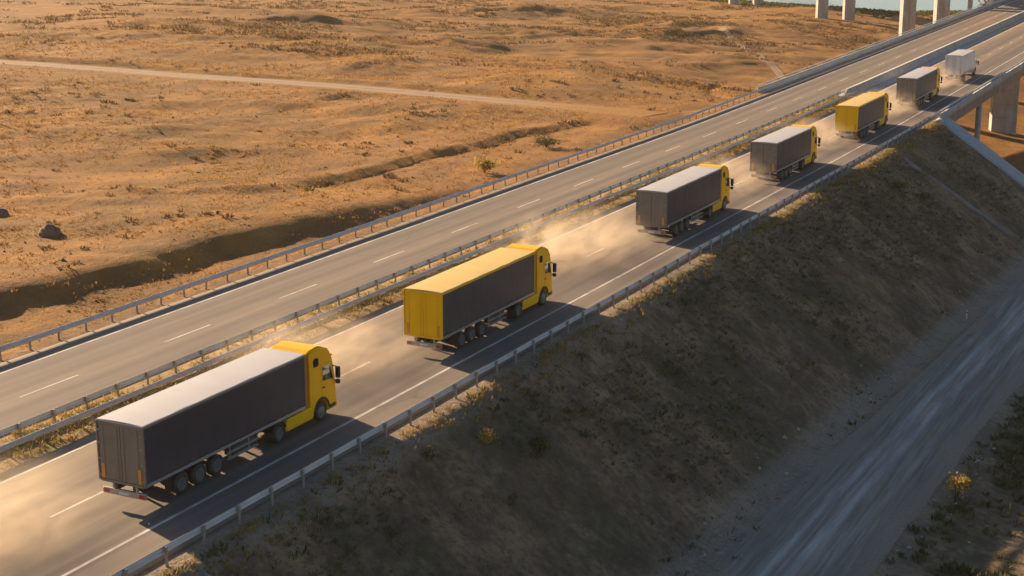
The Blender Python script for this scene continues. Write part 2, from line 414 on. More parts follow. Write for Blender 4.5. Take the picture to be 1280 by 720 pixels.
M['post'] = simple('galvanised_post', (0.34, 0.335, 0.32), 0.55, metal=0.5, var=0.15, dust=0.4)
def mat_curtain(name, c):
    t = NT(name); v = t.coord(); n = t.noise(v, 0.8, 5, 0.6); w = t.noise(t.coord((1, 1, 0.12)), 1.5, 4, 0.6); d = t.noise(t.coord((1, 1, 0.35)), 1.8, 6, 0.7)
    cc = t.ramp(n, [(0.3, tuple(x * 0.88 for x in c)), (0.7, tuple(x * 1.12 for x in c))])
    sx = t.new('ShaderNodeSeparateXYZ'); t.l.new(v, sx.inputs[0])
    lo = t.math('SUBTRACT', 1.0, t.math('DIVIDE', t.math('SUBTRACT', sx.outputs['Z'], 1.1), 1.5)); lo.node.use_clamp = True
    cc = t.mix(t.math('MULTIPLY', t.math('ADD', t.math('MULTIPLY', lo, 0.20), 0.03), t.ramp(d, [(0.35, 0.1), (0.7, 1.0)])), cc, (0.33, 0.25, 0.175))
    t.color(cc); t.set(Roughness=0.5, Specular_IOR_Level=0.4); t.bump(t.math('ADD', w, t.math('MULTIPLY', n, 0.4)), 0.06, 0.8)
    return t.m
M['curtain_grey'] = mat_curtain('charcoal_curtain', (0.036, 0.041, 0.056))
M['curtain_taupe'] = mat_curtain('taupe_curtain', (0.058, 0.058, 0.066))
M['door_grey'] = simple('dusty_grey_door', (0.20, 0.165, 0.13), 0.55, var=0.12, vscale=0.9, dust=0.4)
M['roof_white'] = simple('white_roof_sheet', (0.475, 0.445, 0.44), 0.6, var=0.05, vscale=0.5, dust=0.12)
M['roof_yellow'] = simple('yellow_roof_sheet', (0.72, 0.47, 0.12), 0.55, var=0.06, vscale=0.5, dust=0.15)
M['yellow'] = simple('yellow_truck_paint', (0.97, 0.50, 0.002), 0.42, var=0.04, vscale=0.7, coat=0.0, spec=0.25, dust=0.0)
M['yellow_door'] = simple('yellow_door_paint', (0.97, 0.53, 0.002), 0.5, var=0.06, vscale=0.7, spec=0.2, dust=0.02)
M['white_paint'] = simple('white_truck_paint', (0.72, 0.70, 0.67), 0.45, var=0.06, vscale=0.8, dust=0.15)
M['steel_dark'] = simple('dark_chassis', (0.035, 0.034, 0.033), 0.6, var=0.3, dust=0.25)
M['alu'] = simple('dull_aluminium', (0.42, 0.41, 0.40), 0.45, metal=0.6, var=0.12, dust=0.2)
M['rubber'] = simple('tyre_rubber', (0.022, 0.021, 0.020), 0.8, var=0.2, dust=0.22)
M['rim'] = simple('steel_rim', (0.17, 0.165, 0.16), 0.5, metal=0.5, var=0.15, dust=0.25)
M['black'] = simple('black_plastic', (0.02, 0.02, 0.021), 0.5, var=0.2)
M['amber'] = simple('amber_reflector', (0.72, 0.30, 0.03), 0.35, var=0.05)
M['red'] = simple('red_lens', (0.50, 0.03, 0.015), 0.3, var=0.05)
M['lens'] = simple('clear_lens', (0.7, 0.7, 0.68), 0.15, var=0.03)
def mat_glass():
    t = NT('tinted_glass'); v = t.coord(); n = t.noise(v, 1.5, 3)
    t.color(t.ramp(n, [(0.3, (0.015, 0.018, 0.02)), (0.7, (0.03, 0.035, 0.04))])); t.set(Roughness=0.06, Specular_IOR_Level=0.8)
    return t.m
M['glass'] = mat_glass()
def mat_water():
    t = NT('river_water'); v = t.coord((1, 1, 1)); n = t.noise(v, 0.35, 5, 0.6)
    t.color(t.ramp(n, [(0.3, (0.12, 0.21, 0.32)), (0.7, (0.18, 0.29, 0.40))])); t.set(Roughness=0.12, Specular_IOR_Level=0.6)
    t.bump(n, 0.12, 0.5)
    return t.m
M['water'] = mat_water()

# ------------------------------------------------------------------ ground sheet
def axis(lo, hi, a, b, step, grow=1.22):
    mid = list(np.arange(a, b + 1e-6, step)); out = mid[:]
    s = step; x = mid[0]; left = []
    while x > lo: s *= grow; x -= s; left.append(x)
    s = step; x = mid[-1]; right = []
    while x < hi: s *= grow; x += s; right.append(x)
    return np.array(left[::-1] + out + right)
GX = np.concatenate([axis(-6000, 0, -230, -68.2, 0.9)]); GX = GX[GX <= -68.2]
GX = np.concatenate([GX, np.arange(-67.6, -4, 0.55)]); s = 0.55; x = GX[-1]; tail = []
while x < 6000: s *= 1.22; x += s; tail.append(x)
GX = np.concatenate([GX, tail])
GY = np.concatenate([[-3000, -1500, -800, -400, -200, -100, -50, -20, 0, 10, 18, 25], np.arange(30, 215, 0.62), np.arange(215.5, 420, 1.3)])
s = 1.3; y = GY[-1]; tail = []
while y < 7000: s *= 1.07; y += s; tail.append(y)
GY = np.concatenate([GY, tail])
XX, YY = np.meshgrid(GX, GY, indexing='ij')
ZZ = height(XX, YY)
fill = sstep(-67.5, -64, XX) * (1 - sstep(200, 214, YY) * (1 - sstep(-30, -20, XX)) )
fill = np.where(XX > -8, 1 - sstep(-13, -6, XX) * 0.75, fill)
fill = np.where((YY > 200) & (XX > -30), 1 - sstep(200, 225, YY), fill)
cxd = np.interp(YY, DIRT[:, 1], DIRT[:, 0])
gravel = np.exp(-((XX - cxd + 4.3) / 1.2) ** 4) * 0.8 * (YY < 230) + np.exp(-((XX - cxd - 4.6) / 1.0) ** 2) * 0.4 * (YY < 230) + np.where((XX > -38.9) & (XX < -36.6) & (YY < 197), 0.55, 0)
struct(mesh_np('ground', np.stack([XX, YY, ZZ], -1).reshape(-1, 3), grid_faces(len(GX), len(GY)), M['ground'], smooth=True,
               attrs={'fill': fill.ravel(), 'gravel': np.clip(gravel, 0, 1).ravel()}))

def gz(x, y):
    """height of the ground sheet itself (bilinear on its grid)"""
    x = np.asarray(x, float); y = np.asarray(y, float)
    i = np.clip(np.searchsorted(GX, x) - 1, 0, len(GX) - 2); j = np.clip(np.searchsorted(GY, y) - 1, 0, len(GY) - 2)
    u = (x - GX[i]) / (GX[i + 1] - GX[i]); w = (y - GY[j]) / (GY[j + 1] - GY[j])
    return ZZ[i, j] * (1 - u) * (1 - w) + ZZ[i + 1, j] * u * (1 - w) + ZZ[i, j + 1] * (1 - u) * w + ZZ[i + 1, j + 1] * u * w

# water
struct(mesh_np('river', [(-900, 520, -10.7), (1500, 520, -10.7), (1500, 2600, -10.7), (-900, 2600, -10.7)], [(0, 1, 2, 3)], M['water']))

# ------------------------------------------------------------------ roads
ROAD_Y = np.concatenate([np.arange(-60, 30, 6), np.arange(30, 420, 1.5), np.arange(420, 640, 6)])
def lane_wear(x, tracks):
    w = 0
    for c in tracks: w = w + np.exp(-((x - c) / 0.38) ** 2)
    return np.clip(w, 0, 1) * 0.62
def road(name, x0, x1, tracks, dust_fn):
    xs = np.arange(x0, x1 + 0.01, (x1 - x0) / round((x1 - x0) / 0.3))
    Xr, Yr = np.meshgrid(xs, ROAD_Y, indexing='ij'); Zr = zroad(Yr)
    V = np.stack([Xr, Yr, Zr], -1).reshape(-1, 3); F = grid_faces(len(xs), len(ROAD_Y))
    wear = lane_wear(Xr, tracks); dust = dust_fn(Xr, Yr)
    n = len(V); Yn = len(ROAD_Y)
    # skirts so that the pavement has an edge
    lo = np.stack([np.full(Yn, x0), ROAD_Y, zroad(ROAD_Y) - 0.13], -1); hi = np.stack([np.full(Yn, x1), ROAD_Y, zroad(ROAD_Y) - 0.13], -1)
    V = np.concatenate([V, lo, hi]); k = np.arange(Yn - 1)
    F = np.concatenate([F, np.stack([k, k + 1, n + k + 1, n + k], -1), np.stack([n - Yn + k + 1, n - Yn + k, n + Yn + k, n + Yn + k + 1], -1)])
    pad = np.zeros(2 * Yn)
    return struct(mesh_np(name, V, F, M['asphalt'], attrs={'wear': np.concatenate([wear.ravel(), pad]), 'dust': np.concatenate([dust.ravel(), pad])}))
road('highway_near_carriageway', -51.7, -38.8, [-44.6, -42.7, -49.3, -47.4],
     lambda x, y: np.clip(0.85 * np.exp(-((x + 50.6) / 1.6) ** 2) + 0.5 * np.exp(-((x + 45.8) / 1.4) ** 2) + 0.45 * np.exp(-((x + 39.0) / .8) ** 2), 0, 1))
road('highway_far_carriageway', -65.1, -55.5, [-62.5, -60.6, -58.1, -56.6],
     lambda x, y: np.clip(0.7 * np.exp(-((x + 55.6) / 0.9) ** 2) + 0.25 * np.exp(-((x + 59.5) / 1.1) ** 2) + 0.15, 0, 1) * (x > -64.2))

def strip_mesh(name, x0, x1, ya, yb, mat, dz=0.006):
    ys = np.unique(np.concatenate([[ya, yb], ROAD_Y[(ROAD_Y > ya) & (ROAD_Y < yb)]]))
    V = []; F = []
    for y in ys: V += [(x0, y, float(zroad(y)) + dz), (x1, y, float(zroad(y)) + dz)]
    for i in range(len(ys) - 1): F.append((2 * i, 2 * i + 1, 2 * i + 3, 2 * i + 2))
    return V, F
def marking(name, strips):
    V = []; F = []
    for s_ in strips:
        v, f = strip_mesh(name, *s_, None); b = len(V); V += v; F += [tuple(i + b for i in q) for q in f]
    return struct(mesh_np(name, V, F, M['paint']))
marking('edge_line', [(-41.28, -41.10, -60, 640)]); marking('edge_line', [(-50.98, -50.80, -60, 640)])
marking('edge_line', [(-63.72, -63.54, -60, 640)]); marking('edge_line', [(-56.25, -56.09, -60, 640)])
marking('lane_line', [(-46.02, -45.87, y, y + 3.4) for y in np.arange(-22.4, 630, 11.55)])
marking('lane_line', [(-59.52, -59.37, y, y + 4.6) for y in np.arange(-26.3, 630, 12.2)])

# median between the carriageways
xs = np.linspace(-55.52, -51.68, 12); ys = np.arange(-60, 213, 0.7)
Xm, Ym = np.meshgrid(xs, ys, indexing='ij')
edge = np.minimum(Xm + 55.52, -51.68 - Xm)
Zm = zroad(Ym) - 0.02 + sstep(0, 0.6, edge) * (0.07 + 0.06 * fbm(Xm / 0.9, Ym / 1.4, 5, 3))
def mat_median():
    t = NT('median_soil'); v = t.coord(); a = t.noise(v, 0.9, 6, 0.65); b = t.noise(v, 0.25, 4); f = t.noise(v, 6, 4)
    c = t.ramp(a, [(0.3, (0.16, 0.10, 0.05)), (0.5, (0.34, 0.22, 0.10)), (0.7, (0.42, 0.29, 0.14))])
    c = t.mix(t.ramp(b, [(0.5, 0.0), (0.65, 0.7)]), c, (0.13, 0.12, 0.04)); t.color(c); t.set(Roughness=0.95, Specular_IOR_Level=0.1); t.bump(f, 0.06)
    return t.m
M['median'] = mat_median()
struct(mesh_np('median_ground', np.stack([Xm, Ym, Zm], -1).reshape(-1, 3), grid_faces(len(xs), len(ys)), M['median'], smooth=True))

def ribbon(name, P, half, mat, ncross, attrs_fn, dz=0.05, step=1.0):
    """a road laid on the ground along polyline P"""
    seg = np.hypot(*np.diff(P, axis=0).T); s = np.concatenate([[0], np.cumsum(seg)])
    t = np.arange(0, s[-1], step); cx = np.interp(t, s, P[:, 0]); cy = np.interp(t, s, P[:, 1])
    k = np.hanning(max(3, int(30 / step)) | 1); k /= k.sum(); pad = len(k) // 2
    cx = np.convolve(np.pad(cx, pad, mode='reflect', reflect_type='odd'), k, 'valid'); cy = np.convolve(np.pad(cy, pad, mode='reflect', reflect_type='odd'), k, 'valid')
    tx, ty = np.gradient(cx), np.gradient(cy); L = np.hypot(tx, ty); nx, ny = -ty / L, tx / L
    off = np.linspace(-1, 1, ncross)
    O, T = np.meshgrid(off, t, indexing='ij')
    wob = half * (1 + 0.10 * fbm(T / 9, np.sign(O) * 5.0, 3, 3))
    Xs = cx[None] + nx[None] * O * wob; Ys = cy[None] + ny[None] * O * wob
    Zs = gz(Xs, Ys) + dz * (1 - np.abs(O) ** 6) - 0.02 * (np.abs(O) > 0.99)
    at = attrs_fn(O, T)
    return struct(mesh_np(name, np.stack([Xs, Ys, Zs], -1).reshape(-1, 3), grid_faces(ncross, len(t))[:, ::-1], mat, smooth=True, attrs={k_: v.ravel() for k_, v in at.items()}))
def dirt_attrs(O, T):
    n = fbm(O * 3, T / 6, 7, 4, 0.6); w = 0.05 * fbm(T / 14, T * 0 + 3, 8, 2)
    rut = lambda c, d: np.exp(-((O + w - c) / d) ** 2)
    return {'track': np.clip(rut(-0.02, 0.09) + rut(0.30, 0.08) * 0.9 + rut(0.14, 0.03) * 0.5 + rut(-0.40, 0.06) * 0.4, 0, 1) * np.clip(0.85 + 0.35 * n, 0.3, 1) * 0.9,
            'edge': np.clip(sstep(0.62, 0.95, np.abs(O) + 0.30 * n) + 0.25 * n, 0, 1)}
ribbon('dirt_road', DIRT[1:] + np.array([0.35, 0]), 3.75, M['dirtroad'], 46, dirt_attrs, 0.08, 0.6)
def track_attrs(O, T):
    n = fbm(O * 2 + 4, T / 7, 19, 4, 0.6)
    end = sstep(T.max() - 34, T.max() - 4, T)
    return {'rut': np.clip(np.exp(-((np.abs(O + 0.12 * n) - 0.36) / 0.15) ** 2), 0, 1) * 0.75 * (1 - end), 'edge': np.clip(sstep(0.45, 0.95, np.abs(O) + 0.35 * n) + end * 1.1 + 0.35 * np.exp(-(O / 0.14) ** 2) * (n > -0.1), 0, 1)}
ribbon('dirt_track', TRACK_A, 3.3, M['track'], 25, track_attrs, 0.05, 0.8)
ribbon('dirt_track', TRACK_B, 1.1, M['track'], 13, track_attrs, 0.07, 1.2)

# ------------------------------------------------------------------ guard rails
_cache = {}
def part(name, key, build, mat, parent, loc=(0, 0, 0), smooth=False, label=None):
    if key not in _cache:
        bm = bmesh.new(); build(bm); bmesh.ops.recalc_face_normals(bm, faces=bm.faces)
        me = bpy.data.meshes.new(name); bm.to_mesh(me); bm.free(); me.materials.append(mat)
        if smooth:
            for p in me.polygons: p.use_smooth = True
        _cache[key] = me
    o = bpy.data.objects.new(name, _cache[key]); col.objects.link(o); o.parent = parent; o.location = loc
    if label: o['label'] = label
    return o

def sweep(name, prof, ya, yb, mat, parent, x, base=None, step=1.2, dz=0.0, jitter=0.0):
    """closed (x, z) profile swept along the road"""
    ys = np.arange(ya, yb + 0.01, (yb - ya) / max(1, round((yb - ya) / step)))
    n = len(prof); V = []; px, py, pz = base
    for i, y in enumerate(ys):
        jx = jitter * float(vnoise(np.array([y / 5.0]), np.array([x]), 3)[0]); jz = jitter * float(vnoise(np.array([y / 4.0]), np.array([x]), 4)[0])
        for (a, b) in prof: V.append((x + a + jx - px, y - py, float(zroad(y)) + b + dz + jz - pz))
    F = []
    for i in range(len(ys) - 1):
        for k in range(n): F.append((i * n + k, i * n + (k + 1) % n, (i + 1) * n + (k + 1) % n, (i + 1) * n + k))
    if n % 2 == 0 and n < 12:
        e = (len(ys) - 1) * n
        for i in range(1, n - 2, 2): F += [(0, i + 2, i + 1, i), (e, e + i, e + i + 1, e + i + 2)]
    return mesh_np(name, V, F, mat, parent)

def wbeam(side):
    c = [(0.0, 0.44), (0.02, 0.47), (0.075, 0.50), (0.075, 0.545), (0.02, 0.58), (0.02, 0.62), (0.075, 0.655), (0.075, 0.70), (0.02, 0.73), (0.0, 0.76)]
    out = [(side * a, z) for a, z in c] + [(side * (a - 0.014), z) for a, z in c[::-1]]
    return out

def guardrail(x, side, ya, yb, label, group, pitch=2.45, zoff=0.0):
    y0 = ya
    r = tag(empty('guardrail', (x, y0, float(zroad(y0)))), label, 'guardrail', group)
    sweep('beam', wbeam(side), ya, yb, M['galv'], r, x, (x, y0, float(zroad(y0))), jitter=0.018)
    def pb(bm):
        box(bm, -0.035, 0.035, -0.06, 0.06, -0.25, 0.74)
        box(bm, 0.035 * side - 0.055, 0.035 * side + 0.055, -0.09, 0.09, 0.50, 0.68)
    ys = np.arange(ya + 0.6, yb - 0.2, pitch)
    for i, y in enumerate(ys):
        p = part('post', ('post', side), pb, M['post'], r, (-side * 0.085, y - y0, float(zroad(y)) - float(zroad(y0))))
        p.rotation_euler = (random.uniform(-.03, .03), random.uniform(-.03, .03), random.uniform(-.05, .05))
    return r
G = 'steel guardrails along the highway'
guardrail(-38.35, -1, 30, 194.5, 'long grey steel guardrail above the shaded embankment slope', G)
guardrail(-53.0, 1, 34, 213.0, 'steel guardrail on the truck side of the grassy median', G)
guardrail(-54.75, -1, 34, 213.0, 'steel guardrail on the empty carriageway side of the grassy median', G)
guardrail(-65.75, 1, 44, 214.0, 'steel guardrail between the empty carriageway and the dry golden field', G)

# ------------------------------------------------------------------ highway bridge
B0, B1 = 196.4, 636.0
base = (-52.2, B0, 0.0)
br = tag(empty('highway_bridge', base), 'grey concrete bridge carrying the truck highway past the end of the embankment', 'bridge')
sweep('deck', [(-14.55, -0.17), (-14.55, -0.60), (-14.3, -0.66), (-14.2, -1.95), (-13.6, -2.1), (13.6, -2.1), (14.2, -1.95), (14.3, -0.66), (14.6, -0.60), (14.6, -0.17)], B0, B1, M['concrete'], br, -52.2, base, 6)
def par(sg): return [(sg * a, z) for a, z in [(-0.25, -0.55), (-0.25, 0.55), (-0.17, 0.62), (0.10, 0.62), (0.16, 0.1), (0.30, -0.045), (0.28, -0.3), (0.22, -0.55)]]
sweep('parapet', par(-1), B0, B1, M['concrete'], br, -37.75, base, 6)
sweep('parapet', par(1), 212.5, B1, M['concrete'], br, -66.6, base, 6)
sweep('hand_rail', [(-0.05, 0.92), (0.05, 0.92), (0.05, 1.02), (-0.05, 1.02)], B0, B1, M['galv'], br, -37.65, base, 6)
sweep('hand_rail', [(-0.05, 0.92), (0.05, 0.92), (0.05, 1.02), (-0.05, 1.02)], 212.5, B1, M['galv'], br, -66.7, base, 6)
sweep('guide_beam', wbeam(-1), 195.0, B1, M['galv'], br, -38.30, base, 3)
sweep('guide_beam', wbeam(1), 214.2, B1, M['galv'], br, -65.75, base, 3)
for i, y in enumerate(np.arange(198, 440, 4.9)):
    for x in (-37.65, -66.7):
        if x < -60 and y < 213: continue
        part('rail_post', 'rail_post', lambda bm: box(bm, -.035, .035, -.035, .035, 0.62, 0.92), M['post'], br, (x - base[0], y - base[1], float(zroad(y))))
for j, y in enumerate((278, 330, 385, 440, 495, 550, 605)):
    for x in (-42.6, -61.0):
        g = float(gz(x, y)); top = float(zroad(y)) - 2.2
        bm = bmesh.new(); box(bm, -2.15, 2.15, -1.2, 1.2, g - 1.5, top, 0.12)
        o = obj('pier', bm, M['concrete'], br); o.location = (x - base[0], y - base[1], 0); o.rotation_euler.z = R(20)
y = 231.0
bm = bmesh.new(); tube(bm, (0, 0, -14.5), (0, 0, float(zroad(y)) - 0.8), 0.42, 14)
o = obj('column', bm, M['concrete'], br, True); o.location = (-38.9 - base[0], y - base[1], 0)
bm = bmesh.new(); box(bm, -14.2, 14.2, 0.02, 0.9, -9.5, -2.12)
obj('abutment', bm, M['concrete'], br)

# concrete barrier between the carriageways on the bridge
mb = tag(empty('median_barrier', (-54.0, 213.6, float(zroad(213.6)))), 'long low concrete barrier between the two carriageways on the bridge', 'barrier')
sweep('barrier_wall', [(-0.75, -0.02), (-0.55, 0.12), (-0.28, 0.75), (-0.2, 0.95), (0.2, 0.95), (0.28, 0.75), (0.55, 0.12), (0.75, -0.02)], 213.6, 636, M['concrete'], mb, -54.0, (-54.0, 213.6, float(zroad(213.6))), 6)
struct(mesh_np('median_deck', *strip_mesh('m', -55.5, -51.72, 213.0, 636, None, dz=-0.01), M['concrete']))

def slope_slab(name, label, cat, ya, yb, xa, xb, lift, mat, skew=0.0, curb=0.0):
    """concrete laid on the embankment face, following the ground"""
    xs = np.arange(xa, xb + 0.01, 0.5); ys_ = np.linspace(0, 1, 5)
    fx = np.arange(X_R + 1.2, min(xb, -26), 0.3); fit = np.polyfit(fx, gz(fx, 0.5 * (ya + yb) + skew * (fx - xa)), 1)
    V = []; nx_, ny_ = len(xs), len(ys_)
    for x in xs:
        yy = ya + (yb - ya) * ys_ + skew * (x - xa)
        zm = float(np.polyval(fit, x)) if x > X_R + 1.2 else min(float(np.polyval(fit, x)), float(zroad(ya)) - 0.10)
        for k in range(5): V.append((x, yy[k], zm + lift + (curb if k in (0, 4) else 0)))
    top = len(V); F = list(grid_faces(nx_, ny_)[:, ::-1])
    V += [(v[0], v[1], v[2] - 0.9) for v in V]
    bnd = [i * ny_ for i in range(nx_)] + [(nx_ - 1) * ny_ + k for k in range(1, ny_)] + [i * ny_ + ny_ - 1 for i in range(nx_ - 2, -1, -1)] + list(range(ny_ - 2, 0, -1))
    for a, b in zip(bnd, bnd[1:] + bnd[:1]): F.append((a, b, b + top, a + top))
    o = mesh_np(name, V, F, mat)
    return tag(o, label, cat)
slope_slab('slope_lining', 'wide blue grey concrete strip lining the end of the embankment beside the bridge', 'concrete lining', 193.9, 199.0, -38.0, -17.5, 0.16, M['concrete_wet'], 0.12)
slope_slab('drain_channel', 'thin pale concrete drain running straight down the shaded slope near the bridge', 'drain', 168.4, 169.2, -36.2, -20.5, 0.05, M['concrete_old'], 0.38, 0.12)
slope_slab('drain_channel', 'short pale concrete chute below the guardrail behind the rearmost truck', 'drain', 45.2, 46.0, -36.9, -30.0, 0.06, M['concrete'], 0.42, 0.10)

# ------------------------------------------------------------------ viaduct beyond
vd = np.array([0.56, -0.83]); vd /= np.linalg.norm(vd); vp = np.array([-vd[1], vd[0]])
ang = math.atan2(vd[1], vd[0])
A = np.array([-85.0, 392.0]); vo = (A[0], A[1], 0)
via = tag(empty('viaduct', vo), 'tall pale concrete viaduct on paired square piers crossing the valley beyond the field', 'viaduct')
via.rotation_euler.z = ang
PA = [(np.array([-85.0, 392.0]), 8.8), (np.array([-131.5, 482.2]), 8.8), (np.array([-176.0, 528.5]), 8.8)]
def to_local(p):
    d = p - A; return float(d @ vd), float(d @ vp)
pts = [p for p, s_ in PA] + [PA[-1][0] - vd * 62, PA[-1][0] - vd * 124]
for p in pts:
    for k, off in enumerate((0, 8.8)):
        u, v = to_local(p); q = p + vp * off; g = float(gz(q[0], q[1]))
        bm = bmesh.new(); box(bm, -1.15, 1.15, -1.7, 1.7, g - 1.5, 15.2, 0.1)
        o = obj('pier', bm, M['concrete'], via); o.location = (u, v + off, 0)
us = [to_local(p)[0] for p in pts]; vs_ = [to_local(p)[1] for p in pts]
order = np.argsort(us); us = np.array(us)[order]; vs_ = np.array(vs_)[order]
uu = np.linspace(us[0] - 40, us[-1] + 190, 40); vv = np.interp(uu, us, vs_) + 4.4
prof = [(-7, 17.2), (-7, 16.8), (-5, 16.5), (-4.8, 15.2), (4.8, 15.2), (5, 16.5), (7, 16.8), (7, 17.2)]
V = [(u, v + a, b) for u, v in zip(uu, vv) for (a, b) in prof]; n = len(prof)
F = [(i * n + k, i * n + (k + 1) % n, (i + 1) * n + (k + 1) % n, (i + 1) * n + k) for i in range(len(uu) - 1) for k in range(n)]
mesh_np('deck', V, F, M['concrete'], via)
u0, v0 = 150.0, float(np.interp(150.0, us, vs_))
for off in (0, 8.8):
    q = A + vd * u0 + vp * (v0 + off); g = float(gz(q[0], q[1]))
    bm = bmesh.new(); box(bm, -1.15, 1.15, -1.7, 1.7, g - 1.5, 15.2, 0.1)
    o = obj('pier', bm, M['concrete'], via); o.location = (u0, v0 + off, 0)
q = (-93.5, 524.0); g = float(gz(*q))
lp = tag(empty('concrete_pier', (q[0], q[1], g)), 'small lone concrete pier showing over the far parapet near the water', 'pier')
bm = bmesh.new(); box(bm, -0.7, 0.7, -0.7, 0.7, -1.5, 16, 0.08); obj('shaft', bm, M['concrete'], lp)
bm = bmesh.new(); box(bm, -3.4, 3.4, -1.3, 1.3, 16.0, 17.4, 0.1); obj('cap_beam', bm, M['concrete'], lp)

# ------------------------------------------------------------------ trucks
def tyre_b(w):
    def f(bm):
        h = w / 2
        lathe_x(bm, [(-h * 0.86, 0.30), (-h, 0.36), (-h, 0.46), (-h * 0.8, 0.508), (h * 0.8, 0.508), (h, 0.46), (h, 0.36), (h * 0.86, 0.30)], 30)
    return f
def rim_b(w, sg, deep):
    def f(bm):
        h = w / 2 * sg
        pr = [(h * 0.88, 0.31), (h * 0.99, 0.325), (h * 0.90, 0.29)]
        pr += [(h * 0.25, 0.27), (h * 0.2, 0.14), (h * 0.75, 0.11), (h * 0.78, 0.02)] if deep else [(h * 0.75, 0.27), (h * 1.05, 0.15), (h * 1.15, 0.11), (h * 1.15, 0.02)]
        lathe_x(bm, pr, 26)
    return f
def wheel(root, sg, x, y, deep, w=0.36, label=None):
    t = part('wheel', ('tyre', w), tyre_b(w), M['rubber'], root, (sg * x, y, 0.508), True)
    part('rim', ('rim', w, sg, deep), rim_b(w, sg, deep), M['rim'], t)
    return t

def cab_poly():
    """side view of the cab (y from its back wall, z), with the front wheel arch"""
    P = [(0, 0.92), (0, 3.62), (0.10, 3.80), (0.55, 3.93), (1.15, 3.90), (1.62, 3.70), (1.92, 3.32), (2.08, 2.85), (2.22, 2.05), (2.30, 1.45), (2.33, 0.95), (2.30, 0.46), (2.16, 0.36), (1.50, 0.38)]
    for k in range(0, 9):
        a = R(-12 + 204 * k / 8); P.append((0.82 + 0.66 * math.cos(a), 0.56 + 0.66 * math.sin(a)))
    return P

